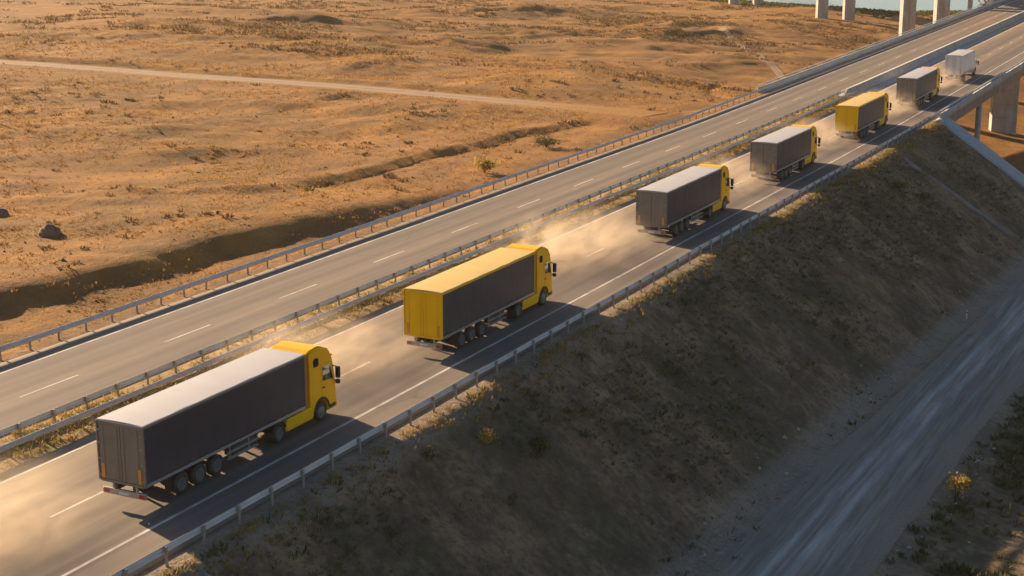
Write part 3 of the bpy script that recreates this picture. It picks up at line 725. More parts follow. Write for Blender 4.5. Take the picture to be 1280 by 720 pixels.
def make_truck(y0, L, spec, label, xr=-42.5):
    zr = float(zroad(y0)); slope = (float(zroad(y0 + L)) - zr) / L
    t = tag(empty('semi_truck' if spec['semi'] else 'box_truck', (xr - 1.275, y0, zr)), label, 'truck', 'convoy of trucks heading up the highway')
    t.rotation_euler.x = math.atan(slope)
    k = (round(L, 2), spec['key'])
    W = 1.275; zb, zt = 1.16, 4.0
    # cargo box: curtains, roof, doors, frames
    def curtain(bm): box(bm, -W + 0.01, W - 0.01, 0.09, L - 0.05, zb + 0.14, zt - 0.10, 0.02)
    def seams(bm):
        n = int(L / 2.6)
        for sg in (-1, 1):
            for i in range(1, n + 1):
                y = L * i / (n + 1); box(bm, sg * W - 0.02, sg * W - 0.004, y - 0.03, y + 0.03, zb + 0.16, zt - 0.18)
            for i in range(int(L / 0.68)):
                y = 0.35 + i * 0.68; box(bm, sg * W - 0.012, sg * W + 0.006, y - 0.018, y + 0.018, zb + 0.12, zb + 0.32)
    part('cargo_body', k + ('body',), lambda bm: (curtain(bm), seams(bm)), spec['side'], t)
    def roof(bm):
        ys = np.linspace(0, L, 14)
        box(bm, -W - 0.012, W + 0.012, 0.0, L, zt - 0.10, zt - 0.02, 0.012)
        V = [[bm.verts.new((x, min(max(y, .03), L - .03), zt - 0.018 + 0.03 * (1 - (x / W) ** 2) + 0.006 * math.sin(i * 2.6))) for x in np.linspace(-W + 0.03, W - 0.03, 7)] for i, y in enumerate(ys)]
        for a, b in zip(V[:-1], V[1:]):
            for j in range(6): bm.faces.new((a[j], a[j + 1], b[j + 1], b[j]))
    part('roof', k + ('roof',), roof, spec['roof'], t)
    for sg in (-1, 1): part('roof_edge', k + ('edge', sg), lambda bm: box(bm, sg * W - 0.02, sg * W + 0.022, 0.01, L - 0.01, zt - 0.17, zt - 0.09), spec['trim'], t)
    for sg in (-1, 1): part('side_rail', k + ('rail', sg), lambda bm: box(bm, sg * W - 0.04, sg * W + 0.018, 0.03, L - 0.02, zb - 0.04, zb + 0.11, 0.01), M['alu'], t)
    def frame(bm):
        for sg in (-1, 1): box(bm, sg * W - 0.06, sg * W + 0.02, -0.02, 0.085, zb, zt - 0.09, 0.01)
        box(bm, -W + 0.06, W - 0.06, -0.018, 0.08, zt - 0.22, zt - 0.09, 0.01); box(bm, -W + .06, W - .06, -0.03, 0.085, zb - 0.06, zb + 0.06, 0.01)
    part('door_frame', k + ('frame',), frame, spec['trim'], t)
    for sg in (-1, 1):
        d = part('rear_door', k + ('door', sg), lambda bm: box(bm, min(sg * 0.012, sg * (W - 0.065)), max(sg * 0.012, sg * (W - 0.065)), 0.0, 0.06, zb + 0.07, zt - 0.23, 0.012), spec['door'], t)
        def rods(bm):
            for x in (0.18, 0.95):
                tube(bm, (sg * x, -0.025, zb + 0.1), (sg * x, -0.025, zt - 0.26), 0.017, 6)
                for z in (zb + 0.3, zb + 1.2, zt - 0.6): box(bm, sg * x - 0.04, sg * x + 0.04, -0.02, 0.004, z - 0.03, z + 0.03)
            for z in (zb + 0.25, zb + 1.0, zb + 1.75, zt - 0.5): box(bm, sg * (W - 0.1) - 0.09, sg * (W - 0.1) + 0.05, -0.03, 0.002, z - 0.035, z + 0.035)
        part('lock_rod', k + ('rod', sg), rods, spec['rod'], d)
        part('marker_strip', ('amber', sg), lambda bm: box(bm, sg * 1.02 - 0.085, sg * 1.02 + 0.085, -0.045, -0.006, zb + 0.12, zb + 0.78, 0.01), M['amber'], t)
        part('front_pillar', k + ('pil', sg), lambda bm: box(bm, sg * W - 0.03, sg * W + 0.018, L - 0.10, L + 0.002, zb, zt - 0.1, 0.008), spec['trim'], t)
    part('bulkhead', k + ('bulk',), lambda bm: box(bm, -W + 0.03, W - 0.03, L - 0.045, L + 0.004, zb, zt - 0.11), M['steel_dark'] if spec['semi'] else spec['side'], t)
    # chassis under the box
    def chassis(bm):
        for sg in (-1, 1): box(bm, sg * 0.48 - 0.06, sg * 0.48 + 0.06, 0.15, L - 0.3, 0.74, zb - 0.06)
        for i in range(int(L / 1.3)): box(bm, -W + 0.05, W - 0.05, 0.5 + i * 1.3, 0.6 + i * 1.3, zb - 0.14, zb - 0.05)
        if spec['semi']:
            for y in AX: box(bm, -0.95, 0.95, y - 0.07, y + 0.07, 0.44, 0.58)
    AX = (2.5, 3.81, 5.12)
    part('chassis', k + ('ch',), chassis, M['steel_dark'], t)
    bmp = part('rear_bumper', ('bumper',), lambda bm: (box(bm, -1.18, 1.18, 0.05, 0.18, 0.52, 0.80, 0.02), box(bm, -0.7, -0.6, 0.12, 0.22, 0.8, 1.1), box(bm, 0.6, 0.7, 0.12, 0.22, 0.8, 1.1)), M['alu'], t)
    for sg in (-1, 1):
        part('tail_light', ('tail', sg), lambda bm: box(bm, sg * 1.0 - 0.16, sg * 1.0 + 0.16, 0.015, 0.052, 0.58, 0.74, 0.01), M['red'], bmp)
    part('number_plate', ('plate',), lambda bm: box(bm, -0.27, 0.27, 0.02, 0.047, 0.6, 0.72), M['lens'], bmp)
    if spec['semi']:
        for y in AX:
            for sg in (-1, 1):
                wheel(t, sg, 1.07, y, True)
        for sg in (-1, 1): part('mudguard', ('mudg', sg), lambda bm: box(bm, sg * 1.06 - 0.19, sg * 1.06 + 0.19, 1.75, 1.80, 0.35, 1.02), M['black'], t)
        for sg in (-1, 1):
            def under(bm):
                for z in (0.50, 0.80): box(bm, sg * 1.2 - 0.02, sg * 1.2 + 0.02, 5.95, L - 4.1, z - 0.055, z + 0.055)
                for y in np.arange(6.2, L - 4.2, 1.5): box(bm, sg * 1.17 - 0.03, sg * 1.17 + 0.01, y - 0.04, y + 0.04, 0.45, 1.1)
            part('underrun_guard', k + ('under', sg), under, M['alu'], t)
        for sg in (-1, 1):
            def legs(bm): box(bm, sg * 0.75 - 0.07, sg * 0.75 + 0.07, L - 3.75, L - 3.6, 0.35, 1.05); box(bm, sg * 0.75 - 0.14, sg * 0.75 + 0.14, L - 3.82, L - 3.52, 0.30, 0.36)
            part('landing_leg', k + ('land', sg), legs, M['steel_dark'], t)
        for sg in (-1, 1): part('pallet_box', k + ('pal', sg), lambda bm: box(bm, sg * 0.92 - 0.25, sg * 0.92 + 0.25, 6.4, 8.2, 0.52, 1.0, 0.03), M['steel_dark'], t)
    yb = L + 0.62                           # back wall of the cab
    # tractor or cab chassis
    def tch(bm):
        a = L - 3.3 if spec['semi'] else L - 1.0
        for sg in (-1, 1): box(bm, sg * 0.42 - 0.05, sg * 0.42 + 0.05, a, yb + 1.9, 0.60, 0.86)
        box(bm, -0.9, 0.9, yb + 0.76, yb + 0.9, 0.42, 0.56)
        if spec['semi']: box(bm, -0.95, 0.95, L - 2.42, L - 2.28, 0.42, 0.58); box(bm, -0.5, 0.5, L - 2.7, L - 1.6, 0.86, 0.99)
    part('tractor_frame', k + ('tch',), tch, M['steel_dark'], t)
    for sg in (-1, 1):
        wheel(t, sg, 1.05, yb + 0.82, False)
        if spec['semi']: wheel(t, sg, 0.94, L - 2.35, True, 0.62)
        else: wheel(t, sg, 0.94, 2.6, True, 0.62)
    H = spec['cab_h']
    def ztr(z): return z if z < 1.2 else 1.2 + (z - 1.2) * (H - 1.2) / (3.93 - 1.2)
    def cabm(bm):
        prism(bm, [(y, ztr(z)) for y, z in cab_poly()], -1.24, 1.24, 0.07,
              lambda c: Vector((c.x * (1 - 0.05 * max(0, (c.z - 2.2)) / 1.7 - 0.05 * max(0, c.y - 1.7) / 0.6), c.y, c.z)))
        bmesh.ops.triangulate(bm, faces=[f for f in bm.faces if len(f.verts) > 4])
    cab = part('cab', ('cab', spec['key']), cabm, spec['cab'], t, (0, yb, 0))
    for sg in (-1, 1):
        def face(poly, x0, x1):
            def f(bm):
                tp = lambda c: Vector((c.x * (1 - 0.05 * max(0, (c.z - 2.2)) / 1.7 - 0.05 * max(0, c.y - 1.7) / 0.6), c.y, c.z))
                prism(bm, [(y, ztr(z)) for y, z in poly], sg * x0, sg * x1, 0.0, tp)
                bmesh.ops.triangulate(bm, faces=[f_ for f_ in bm.faces if len(f_.verts) > 4])
            return f
        dr = part('door', ('cdoor', spec['key'], sg), face([(0.86, 1.28), (0.86, 2.98), (1.72, 2.98), (1.90, 2.45), (2.06, 1.95), (2.12, 1.30), (1.62, 1.05), (1.42, 1.26)], 1.23, 1.252), spec['cab'], cab)
        part('side_window', ('swin', spec['key'], sg), face([(0.98, 2.12), (0.98, 2.86), (1.66, 2.86), (1.80, 2.50), (1.96, 1.98), (1.55, 2.08)], 1.24, 1.258), M['glass'], dr)
        part('handle', ('hand', spec['key'], sg), face([(0.93, 1.72), (0.93, 1.80), (1.14, 1.80), (1.14, 1.72)], 1.25, 1.275), M['black'], dr)
        part('sleeper_window', ('slp', spec['key'], sg), face([(0.22, 3.02), (0.20, 3.34), (0.30, 3.46), (0.58, 3.46), (0.68, 3.36), (0.68, 3.10), (0.60, 3.0)], 1.235, 1.252), M['glass'], cab)
        part('arch_trim', ('arch', spec['key'], sg), face([(0.82 + 0.74 * math.cos(R(a)), 0.56 + 0.74 * math.sin(R(a))) for a in range(-8, 190, 18)] + [(0.82 + 0.665 * math.cos(R(a)), 0.56 + 0.665 * math.sin(R(a))) for a in range(188, -10, -18)], 1.20, 1.262), M['black'], cab)
        def mir(bm):
            box(bm, sg * 1.41 - 0.12, sg * 1.41 + 0.12, 2.05, 2.25, ztr(2.0), ztr(2.62), 0.05); box(bm, sg * 1.41 - 0.12, sg * 1.41 + 0.12, 2.03, 2.22, ztr(1.70), ztr(1.94), 0.05)
            tube(bm, (sg * 1.15, 1.98, ztr(2.7)), (sg * 1.45, 2.15, ztr(2.58)), 0.03); tube(bm, (sg * 1.15, 2.08, ztr(1.85)), (sg * 1.45, 2.14, ztr(1.85)), 0.03)
        mo = part('mirror', ('mir', spec['key'], sg), mir, M['black'], cab)
        part('mirror_glass', ('mirg', spec['key'], sg), lambda bm: box(bm, sg * 1.41 - 0.085, sg * 1.41 + 0.085, 2.035, 2.048, ztr(2.08), ztr(2.54)), M['glass'], mo)
        part('step', ('step', spec['key'], sg), face([(1.55, 0.48), (1.55, 0.66), (2.18, 0.66), (2.18, 0.48)], 1.24, 1.256), M['black'], cab)
        part('headlight', ('hl', spec['key'], sg), lambda bm: box(bm, sg * 0.93 - 0.2, sg * 0.93 + 0.2, 2.27, 2.345, 0.72, 0.92, 0.02), M['lens'], cab)
        if spec['semi']:
            def fair(bm):
                prism(bm, [(-0.20, 1.05), (-0.20, ztr(3.76)), (-0.02, ztr(3.86)), (-0.02, 1.05)], sg * 1.17, sg * 1.235, 0.02)
            part('side_fairing', ('fair', spec['key'], sg), fair, spec['cab'], cab)
            def skirt(bm):
                prism(bm, [(L - 1.66, 0.36), (L - 1.78, 0.55), (L - 1.62, 1.0), (yb + 0.12, 1.02), (yb + 0.10, 0.62), (yb + 0.02, 0.36)], sg * 0.62, sg * 1.23, 0.04)
            sk = part('side_skirt', k + ('skirt', sg), skirt, spec['cab'], t)
            part('tank_panel', k + ('tank', sg), lambda bm: box(bm, min(sg * 1.22, sg * 1.238), max(sg * 1.22, sg * 1.238), L - 1.35, L + 0.25, 0.50, 0.86, 0.006), spec['panel'], sk)
            def mg(bm):
                P = [(L - 2.35 + 0.62 * math.cos(R(a)), 0.5 + 0.60 * math.sin(R(a))) for a in range(15, 170, 15)]
                P += [(L - 2.35 + 0.58 * math.cos(R(a)), 0.5 + 0.56 * math.sin(R(a))) for a in range(165, 10, -15)]
                prism(bm, P, sg * 0.66, sg * 1.24); bmesh.ops.triangulate(bm, faces=[f_ for f_ in bm.faces if len(f_.verts) > 4])
            part('mudguard', k + ('tmg', sg), mg, M['black'], t)
    def spoil(bm):
        prism(bm, [(-0.42, ztr(3.66)), (-0.42, ztr(3.80)), (0.05, ztr(3.97)), (0.75, ztr(4.02)), (1.15, ztr(3.93)), (0.5, ztr(3.88)), (0.0, ztr(3.8))], -1.08, 1.08, 0.02)
        bmesh.ops.triangulate(bm, faces=[f_ for f_ in bm.faces if len(f_.verts) > 4])
    part('roof_spoiler', ('spoil', spec['key']), spoil, spec['cab'], cab)
    def ws(bm):
        P = [(1.78, ztr(3.30)), (1.965, ztr(3.26)), (2.10, ztr(2.85)), (2.235, ztr(2.05)), (2.1, ztr(2.0))]
        prism(bm, P, -1.06, 1.06); bmesh.ops.triangulate(bm, faces=[f_ for f_ in bm.faces if len(f_.verts) > 4])
    part('windshield', ('ws', spec['key']), ws, M['glass'], cab)
    part('sun_visor', ('vis', spec['key']), lambda bm: prism(bm, [(1.90, ztr(3.36)), (2.16, ztr(3.22)), (2.17, ztr(3.17)), (1.92, ztr(3.28))], -1.08, 1.08), M['black'], cab)
    def gr(bm):
        for z in np.arange(1.0, 1.85, 0.12): box(bm, -0.85, 0.85, 2.22, 2.36, z - 0.04, z + 0.035)
    part('grille', ('gr', spec['key']), gr, M['black'], cab)
    part('front_bumper', ('fb', spec['key']), lambda bm: box(bm, -1.18, 1.18, 2.18, 2.375, 0.38, 0.68, 0.04), spec['cab'], cab)
    return t

GREY = dict(key='grey', semi=True, side=M['curtain_grey'], strap=M['curtain_grey'], roof=M['roof_white'], trim=M['door_grey'], door=M['door_grey'], rod=M['post'], cab=M['yellow'], panel=M['yellow_door'], cab_h=3.93)
YEL = dict(GREY, key='yellow', side=M['curtain_taupe'], strap=M['curtain_taupe'], roof=M['roof_yellow'], trim=M['yellow_door'], door=M['yellow_door'], rod=M['yellow_door'])
WHT = dict(GREY, key='white', semi=False, side=M['white_paint'], strap=M['white_paint'], trim=M['white_paint'], door=M['white_paint'], rod=M['alu'], cab=M['white_paint'], panel=M['white_paint'], cab_h=2.9)
make_truck(49.2, 12.5, GREY, 'large grey curtain-sided truck with yellow cab, rearmost of the convoy, amber strips on its rear')
make_truck(75.9, 12.6, YEL, 'yellow-roofed truck with wide yellow rear doors just ahead of the rearmost grey truck')
make_truck(112.6, 13.1, GREY, 'grey truck with white roof right in front of the big yellow-roofed truck')
make_truck(142.0, 12.0, GREY, 'grey truck with white roof right behind the small far yellow truck')
make_truck(173.3, 12.8, YEL, 'far yellow-roofed truck between two grey trucks just before the bridge')
make_truck(204.0, 12.8, GREY, 'grey truck on the bridge following the all-white truck')
make_truck(235.5, 9.5, WHT, 'all-white box truck leading the convoy on the bridge')

# ------------------------------------------------------------------ plants, stones
def blades(name, P, size, nb, mat, label, cat, spread=0.5, tint=None, wid=0.10, lean=0.55, parent=None, kind='stuff'):
    """many small bent blades: P (n,3) roots, size (n,) heights"""
    n = len(P); nb_ = nb
    Pr = np.repeat(P, nb_, 0); S = np.repeat(size, nb_) * rng.uniform(0.55, 1.15, n * nb_)
    a = rng.uniform(0, 2 * np.pi, n * nb_); r = np.sqrt(rng.uniform(0, 1, n * nb_)) * np.repeat(size, nb_) * spread
    root = Pr + np.stack([r * np.cos(a), r * np.sin(a), -0.04 * np.ones_like(r)], -1)
    b = a + rng.normal(0, 0.7, n * nb_); ln = rng.uniform(0.1, 1, n * nb_) * lean
    d = np.stack([np.cos(b) * ln, np.sin(b) * ln, np.ones_like(b)], -1); d /= np.linalg.norm(d, axis=1)[:, None]
    c = rng.uniform(0, 2 * np.pi, n * nb_); w = (S * wid * rng.uniform(0.6, 1.4, n * nb_))[:, None] * np.stack([np.cos(c), np.sin(c), np.zeros_like(c)], -1)
    mid = root + d * (S * 0.55)[:, None]; tip = root + d * S[:, None] + np.stack([np.cos(b), np.sin(b), -0.5 * np.ones_like(b)], -1) * (S * 0.22 * ln)[:, None]
    V = np.stack([root - w * 0.5, root + w * 0.5, mid + w, tip, mid - w], 1).reshape(-1, 3)
    k = np.arange(n * nb_)[:, None] * 5
    F = np.concatenate([k + np.array([[0, 1, 2, 4]]), k + np.array([[4, 2, 3, 3]])], 0)
    F1 = k + np.array([[0, 1, 2]]); F2 = k + np.array([[0, 2, 4]]); F3 = k + np.array([[4, 2, 3]])
    tv = (np.repeat(tint if tint is not None else rng.uniform(0, 1, n), nb_) * 0.75 + 0.25 * rng.uniform(0, 1, n * nb_))
    o = mesh_np(name, V, np.concatenate([F1, F2, F3]), mat, parent, attrs={'tint': np.repeat(tv, 5)})
    if label: tag(o, label, cat, None, kind)
    return o

def scatter(n, x0, x1, y0, y1, dens):
    x = rng.uniform(x0, x1, n * 3); y = rng.uniform(y0, y1, n * 3)
    keep = rng.uniform(0, 1, n * 3) < dens(x, y); x, y = x[keep][:n], y[keep][:n]
    return np.stack([x, y, gz(x, y)], -1)

# dry grass over the field, thinning with distance
def fd(x, y):
    q = sstep(-0.25, 0.35, fbm(x / 9, y / 9, 201, 4)) * 0.85 + 0.15
    return q * np.clip(95 / (np.hypot(x, y) + 1), 0, 1) ** 1.3 * (dist_poly(x, y, TRACK_A) > 3.0)
P = scatter(62000, -240, -66.6, 60, 290, fd)
blades('field_grass', P, rng.uniform(0.08, 0.26, len(P)) * (0.7 + np.hypot(P[:, 0], P[:, 1]) / 260), 5, M['tuft_dry'], 'dry golden grass tufts all over the open field', 'grass', 1.0,
       np.clip(0.5 + 0.45 * fbm(P[:, 0] / 12, P[:, 1] / 12, 205, 3) + rng.normal(0, .14, len(P)), 0, 1), 0.17, 0.9)
def sd_(x, y): return sstep(0.12, 0.45, fbm(x / 11, y / 8, 301, 3)) * (dist_poly(x, y, TRACK_A) > 3.4) * np.clip(120 / (np.hypot(x, y) + 1), 0, 1)
P = scatter(2600, -240, -70, 66, 300, sd_)
blades('field_scrub', P, rng.uniform(0.15, 0.40, len(P)) * (0.7 + np.hypot(P[:, 0], P[:, 1]) / 300), 18, M['leaf_brown'], 'low brown scrub in loose patches across the field', 'scrub', 1.1, None, 0.2, 1.2)
def ff(x, y): return sstep(-0.1, 0.4, fbm(x / 24, y / 14, 501, 4)) * (dist_poly(x, y, TRACK_A) > 6) * (y < 560)
P = scatter(9000, -380, -70, 235, 560, ff)
blades('far_grass', P, rng.uniform(0.35, 0.9, len(P)), 9, M['leaf_brown'], 'brown grass clumps in the far part of the field towards the water', 'grass', 1.5, None, 0.22, 1.3)
def shore_y(x): return 580 - 0.5 * (x + 130) * (x < -130) + 0.9 * (x + 118) * (x > -118)
n = 2600; x = rng.uniform(-260, -96, n); y = shore_y(x) - np.abs(rng.normal(0, 1, n)) * 26 - 4
P = np.stack([x, y, gz(x, y)], -1); P = P[P[:, 2] > -10.8]
blades('shore_scrub', P, rng.uniform(0.5, 1.3, len(P)), 14, M['leaf_olive'], 'dark scrub lining the shore of the pale water', 'scrub', 1.2, None, 0.25, 1.0)
def ed(x, y): return (0.05 + 0.95 * sstep(0.05, 0.35, fbm(x / 6, y / 9, 401, 3) + 0.25 * sstep(-29, -35, x) + 0.2 * np.exp(-((y - 160) / 18) ** 2))) * (0.15 + 0.85 * sstep(-25.5, -30, x))
P = scatter(9500, -37.6, -23.6, 34, 195, ed)
blades('slope_weeds', P, rng.uniform(0.08, 0.26, len(P)) * rng.choice([0.7, 1.0, 1.7], len(P), p=[.6, .32, .08]), 11, M['tuft_green'], 'olive weeds dotted over the shaded embankment slope', 'weeds', 0.9,
       np.clip(rng.normal(0.42, 0.22, len(P)), 0, 1), 0.16, 0.8)
P = scatter(2600, -37.9, -36.4, 34, 195, lambda x, y: 0.4 + 0.6 * (fbm(x / 2, y / 4, 410, 3) > 0))
blades('verge_grass', P, rng.uniform(0.12, 0.36, len(P)), 9, M['tuft_median'], 'dry grass along the verge behind the guardrail', 'grass', 0.7, np.clip(rng.normal(.5, .25, len(P)), 0, 1), 0.10, 0.8)
def md(x, y): return 0.25 + 0.75 * sstep(-0.2, 0.25, fbm(x / 2.2, y / 6, 420, 3))
n = 3600
x = rng.uniform(-55.3, -51.95, n * 2); y = rng.uniform(34, 212, n * 2); kp = rng.uniform(0, 1, n * 2) < md(x, y); x, y = x[kp][:n], y[kp][:n]
P = np.stack([x, y, zroad(y) + 0.03], -1)
blades('median_grass', P, rng.uniform(0.12, 0.36, len(P)), 9, M['tuft_median'], 'yellow and green grass growing on the median strip', 'grass', 0.7, np.clip(0.5 + 0.5 * fbm(P[:, 0] / 2, P[:, 1] / 8, 430, 3) + rng.normal(0, .15, len(P)), 0, 1), 0.10, 0.8)
def rd(x, y): return 0.1 + 0.9 * sstep(-0.25, 0.25, fbm(x / 4, y / 5, 440, 3)) * sstep(4.3, 6.5, x - np.interp(y, DIRT[:, 1], DIRT[:, 0]))
P = scatter(3600, -17, 4, 60, 150, lambda x, y: rd(x, y) * (x - np.interp(y, DIRT[:, 1], DIRT[:, 0]) > 4.3))
blades('bank_scrub', P, rng.uniform(0.16, 0.55, len(P)), 14, M['tuft_green'], 'dense olive scrub on the bank right of the dirt road', 'scrub', 0.75, np.clip(rng.normal(0.40, 0.25, len(P)), 0, 1), 0.17, 0.9)

# loose stones at the toe of the slope and beside the dirt road
def stones(name, P, size, mat, label):
    n = len(P); base = np.array([(0, 0, 1), (1, 0, 0.2), (0.3, 0.95, 0.1), (-0.8, 0.6, 0.15), (-0.8, -0.6, 0.1), (0.3, -0.95, 0.2), (0, 0, -0.5)])
    J = base[None] * rng.uniform(0.6, 1.3, (n, 7, 1)) * size[:, None, None] * rng.uniform(0.6, 1.2, (n, 1, 3))
    V = (P[:, None] + J).reshape(-1, 3); f = np.array([(0, i, i % 5 + 1) for i in range(1, 6)] + [(6, i % 5 + 1, i) for i in range(1, 6)])
    F = (np.arange(n)[:, None, None] * 7 + f[None]).reshape(-1, 3)
    return tag(mesh_np(name, V, F, mat), label, 'stones', None, 'stuff')
cx_ = lambda y: np.interp(y, DIRT[:, 1], DIRT[:, 0])
P = scatter(600, -27, -4, 55, 170, lambda x, y: (np.abs(x - cx_(y)) > 4.2) * (0.12 + 0.88 * np.exp(-((np.abs(x - cx_(y)) - 4.9) / 1.0) ** 2)))
stones('loose_stones', P, rng.uniform(0.03, 0.11, len(P)) * rng.choice([1, 1, 2], len(P)), M['rock_grey'], 'small loose stones along the edges of the dirt road')
P = scatter(1200, -230, -66.5, 60, 280, lambda x, y: 0.5 * np.clip(110 / np.hypot(x, y), 0, 1) * (fbm(x / 14, y / 14, 460, 3) > -0.1))
stones('field_stones', P, rng.uniform(0.06, 0.22, len(P)), M['rock'], 'brown stones and clods scattered over the field')

def shrub(x, y, h, w, mat, label, cat='shrub', n=420, group=None, leaf=0.09):
    g = float(gz(x, y)); r = tag(empty('shrub' if cat == 'shrub' else cat, (x, y, g)), label, cat, group)
    bm = bmesh.new()
    tips = []
    for i in range(9):
        a = rng.uniform(0, 6.28); q = rng.uniform(0.2, 0.8); p1 = (math.cos(a) * w * q * 0.5, math.sin(a) * w * q * 0.5, h * rng.uniform(0.45, 0.85))
        pm = (p1[0] * 0.35, p1[1] * 0.35, p1[2] * 0.5)
        tube(bm, (0, 0, -0.1), pm, 0.022 * h, 5); tube(bm, pm, p1, 0.013 * h, 5); tips.append(p1)
    obj('stem', bm, M['twig'], r)
    tips = np.array(tips); c = tips[rng.integers(0, 9, n)] + rng.normal(0, 1, (n, 3)) * np.array([w * 0.16, w * 0.16, h * 0.14])
    c[:, 2] = np.clip(c[:, 2], 0.03, None)
    s_ = rng.uniform(0.5, 1.4, n) * leaf * h
    u = rng.normal(0, 1, (n, 3)); u /= np.linalg.norm(u, axis=1)[:, None]; v = np.cross(u, rng.normal(0, 1, (n, 3))); v /= np.linalg.norm(v, axis=1)[:, None]
    V = np.stack([c - u * s_[:, None], c + v * s_[:, None] * 0.5, c + u * s_[:, None], c - v * s_[:, None] * 0.5], 1).reshape(-1, 3)
    F = np.arange(n * 4).reshape(n, 4)
    mesh_np('foliage', V, F, mat, r, attrs={'tint': np.repeat(rng.uniform(0, 1, n), 4)})
    return r

shrub(-72.6, 139.0, 1.5, 2.4, M['leaf_yellow'], 'round golden bush just beyond the far guardrail', n=700)
shrub(-74.4, 158.0, 1.3, 3.4, M['leaf_olive'], 'wide low dark bush in the field close to the far guardrail', n=700)
shrub(-77.2, 163.0, 0.9, 2.6, M['leaf_brown'], 'brown low bush at the end of the dark earth step', n=400)
shrub(-15.0, 91.0, 1.5, 1.5, M['leaf_yellow'], 'yellow flowering shrub catching the sun beside the dirt road', n=420, leaf=0.07)
shrub(-35.2, 67.6, 0.75, 0.9, M['leaf_yellow'], 'small yellow green shrub high on the shaded slope', n=320)
shrub(-33.6, 70.6, 0.95, 1.2, M['leaf_olive'], 'dark green shrub just below the small yellow green one on the slope', n=380)
shrub(-36.0, 63.2, 0.6, 0.9, M['leaf_olive'], 'low olive shrub at the top of the slope beside the rearmost truck', n=260)
shrub(-34.2, 56.1, 0.6, 1.1, M['leaf_olive'], 'low olive shrub on the slope at the bottom edge of the view', n=260)
shrub(-33.8, 157.5, 1.0, 1.9, M['leaf_olive'], 'upper of the two green shrubs near the concrete drain down the slope', n=420)
shrub(-32.0, 160.5, 0.9, 1.7, M['leaf_olive'], 'lower of the two green shrubs near the concrete drain down the slope', n=420)
shrub(-36.2, 82.0, 0.5, 0.9, M['leaf_brown'], 'dry brown shrub on the slope crest below the big yellow truck', n=240)
shrub(-88.5, 545.0, 7.5, 9.0, M['leaf_brown'], 'large brown bush beside the small lone pier near the water', n=900)

def boulder(x, y, sx, sy, sz, label):
    g = float(gz(x, y)); bm = bmesh.new(); bmesh.ops.create_icosphere(bm, subdivisions=3, radius=1.0)
    for v in bm.verts:
        c = v.co; f = 1 + 0.32 * float(fbm(np.array([c.x * 1.6 + x]), np.array([c.y * 1.6 + c.z * 1.3]), 9, 3)[0])
        v.co = Vector((c.x * f * sx, c.y * f * sy, max(c.z, -0.4) * f * sz))
    o = obj('boulder', bm, M['rock']); o.location = (x, y, g); return tag(o, label, 'rock')
boulder(-89.4, 93.6, 0.9, 1.0, 0.85, 'lone brown boulder standing in the dry grass of the field')
boulder(-99.9, 98.6, 0.9, 1.0, 0.8, 'dark brown rock cut by the edge of the view in the field')
mk = tag(empty('marker_post', (-22.9, 137.4, float(gz(-22.9, 137.4)))), 'tiny white marker post at the foot of the slope by the dirt road', 'marker post')
bm = bmesh.new(); box(bm, -0.06, 0.06, -0.04, 0.04, -0.2, 0.8, 0.01); obj('post', bm, M['white_paint'], mk)
bm = bmesh.new(); box(bm, -0.063, 0.063, -0.046, 0.046, 0.55, 0.68); obj('reflector', bm, M['red'], mk)

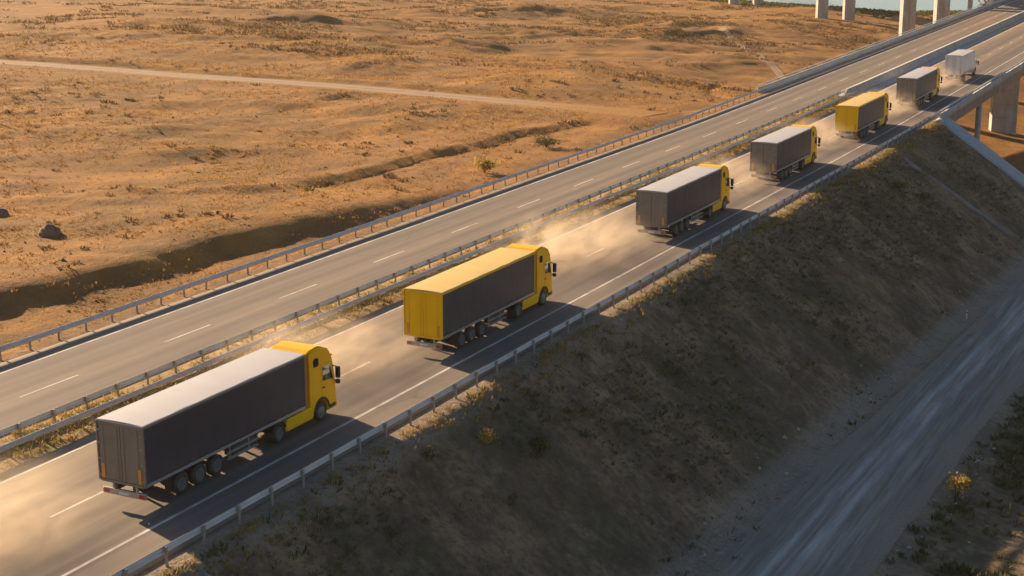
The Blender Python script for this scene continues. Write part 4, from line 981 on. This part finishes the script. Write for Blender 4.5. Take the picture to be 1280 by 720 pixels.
# ------------------------------------------------------------------ dust raised by the trucks
def mat_dust(name, dens, scale, seed):
    m = bpy.data.materials.new(name); m.use_nodes = True; n = m.node_tree.nodes; l = m.node_tree.links
    n.remove(n['Principled BSDF'])
    pv = n.new('ShaderNodeVolumePrincipled'); pv.inputs['Color'].default_value = (0.90, 0.73, 0.55, 1); pv.inputs['Anisotropy'].default_value = 0.35
    tc = n.new('ShaderNodeTexCoord'); ln = n.new('ShaderNodeVectorMath'); ln.operation = 'LENGTH'; l.new(tc.outputs['Object'], ln.inputs[0])
    fall = n.new('ShaderNodeMapRange'); fall.interpolation_type = 'SMOOTHSTEP'
    fall.inputs['From Min'].default_value = 0.98; fall.inputs['From Max'].default_value = 0.15; l.new(ln.outputs['Value'], fall.inputs['Value'])
    geo = n.new('ShaderNodeNewGeometry'); mp = n.new('ShaderNodeMapping'); mp.inputs['Location'].default_value = (seed, seed * 1.7, 0); mp.inputs['Scale'].default_value = (1.15, 0.42, 1.2)
    l.new(geo.outputs['Position'], mp.inputs[0])
    nz = n.new('ShaderNodeTexNoise'); nz.inputs['Scale'].default_value = scale; nz.inputs['Detail'].default_value = 5; nz.inputs['Roughness'].default_value = 0.6; nz.inputs['Distortion'].default_value = 1.1
    l.new(mp.outputs[0], nz.inputs['Vector'])
    mr = n.new('ShaderNodeMapRange'); mr.inputs['From Min'].default_value = 0.40; mr.inputs['From Max'].default_value = 0.72; l.new(nz.outputs['Fac'], mr.inputs['Value'])
    a = n.new('ShaderNodeMath'); a.operation = 'MULTIPLY'; l.new(fall.outputs[0], a.inputs[0]); l.new(mr.outputs[0], a.inputs[1])
    b = n.new('ShaderNodeMath'); b.operation = 'MULTIPLY'; b.inputs[1].default_value = dens * 0.85; l.new(a.outputs[0], b.inputs[0])
    l.new(b.outputs[0], pv.inputs['Density']); l.new(pv.outputs[0], n['Material Output'].inputs['Volume'])
    return m
def dust(x, y, rx, ry, rz, dens, label, scale=0.42, rot=0.0):
    bm = bmesh.new(); bmesh.ops.create_icosphere(bm, subdivisions=3, radius=1.0)
    o = obj('dust_cloud', bm, mat_dust('road_dust', dens, scale, y)); o.location = (x, y, float(zroad(y)) + rz * 0.25); o.scale = (rx, ry, rz); o.rotation_euler.z = R(rot)
    return tag(o, label, 'dust', 'clouds of dust behind the trucks', 'stuff')
dust(-46.2, 41.5, 5.2, 9.5, 3.2, 0.46, 'tan dust swirling behind the rearmost grey truck')
dust(-48.0, 71.0, 6.6, 8.0, 2.8, 0.32, 'tan dust between the rearmost grey truck and the yellow-roofed one')
dust(-47.2, 104.5, 7.0, 11.5, 3.3, 0.36, 'thick tan dust ahead of the big yellow-roofed truck')
dust(-46.6, 137.0, 5.8, 9.5, 3.0, 0.30, 'tan dust behind the fourth truck from the rear')
dust(-46.4, 168.5, 5.6, 9.0, 2.8, 0.30, 'tan dust behind the far yellow-roofed truck')
dust(-45.8, 198.5, 5.4, 10.0, 2.8, 0.34, 'tan dust behind the grey truck entering the bridge')
dust(-45.2, 230.5, 4.8, 9.5, 2.6, 0.36, 'tan dust behind the white box truck')

# ------------------------------------------------------------------ the warm hazy air of the evening
bm = bmesh.new(); box(bm, -6800, 6800, -3600, 8200, float(ZZ.min()) - 1.0, float(max(ZZ.max(), 30.0)) + 1.5)
hm = bpy.data.materials.new('evening_haze'); hm.use_nodes = True; hn = hm.node_tree.nodes
hn.remove(hn['Principled BSDF']); hv = hn.new('ShaderNodeVolumePrincipled')
hv.inputs['Color'].default_value = (0.98, 0.86, 0.70, 1); hv.inputs['Density'].default_value = 0.00006; hv.inputs['Anisotropy'].default_value = 0.3
hm.node_tree.links.new(hv.outputs[0], hn['Material Output'].inputs['Volume'])
hz = obj('haze', bm, hm); hz['kind'] = 'stuff'; hz['label'] = 'thin warm haze lying over the whole plain'; hz['category'] = 'haze'
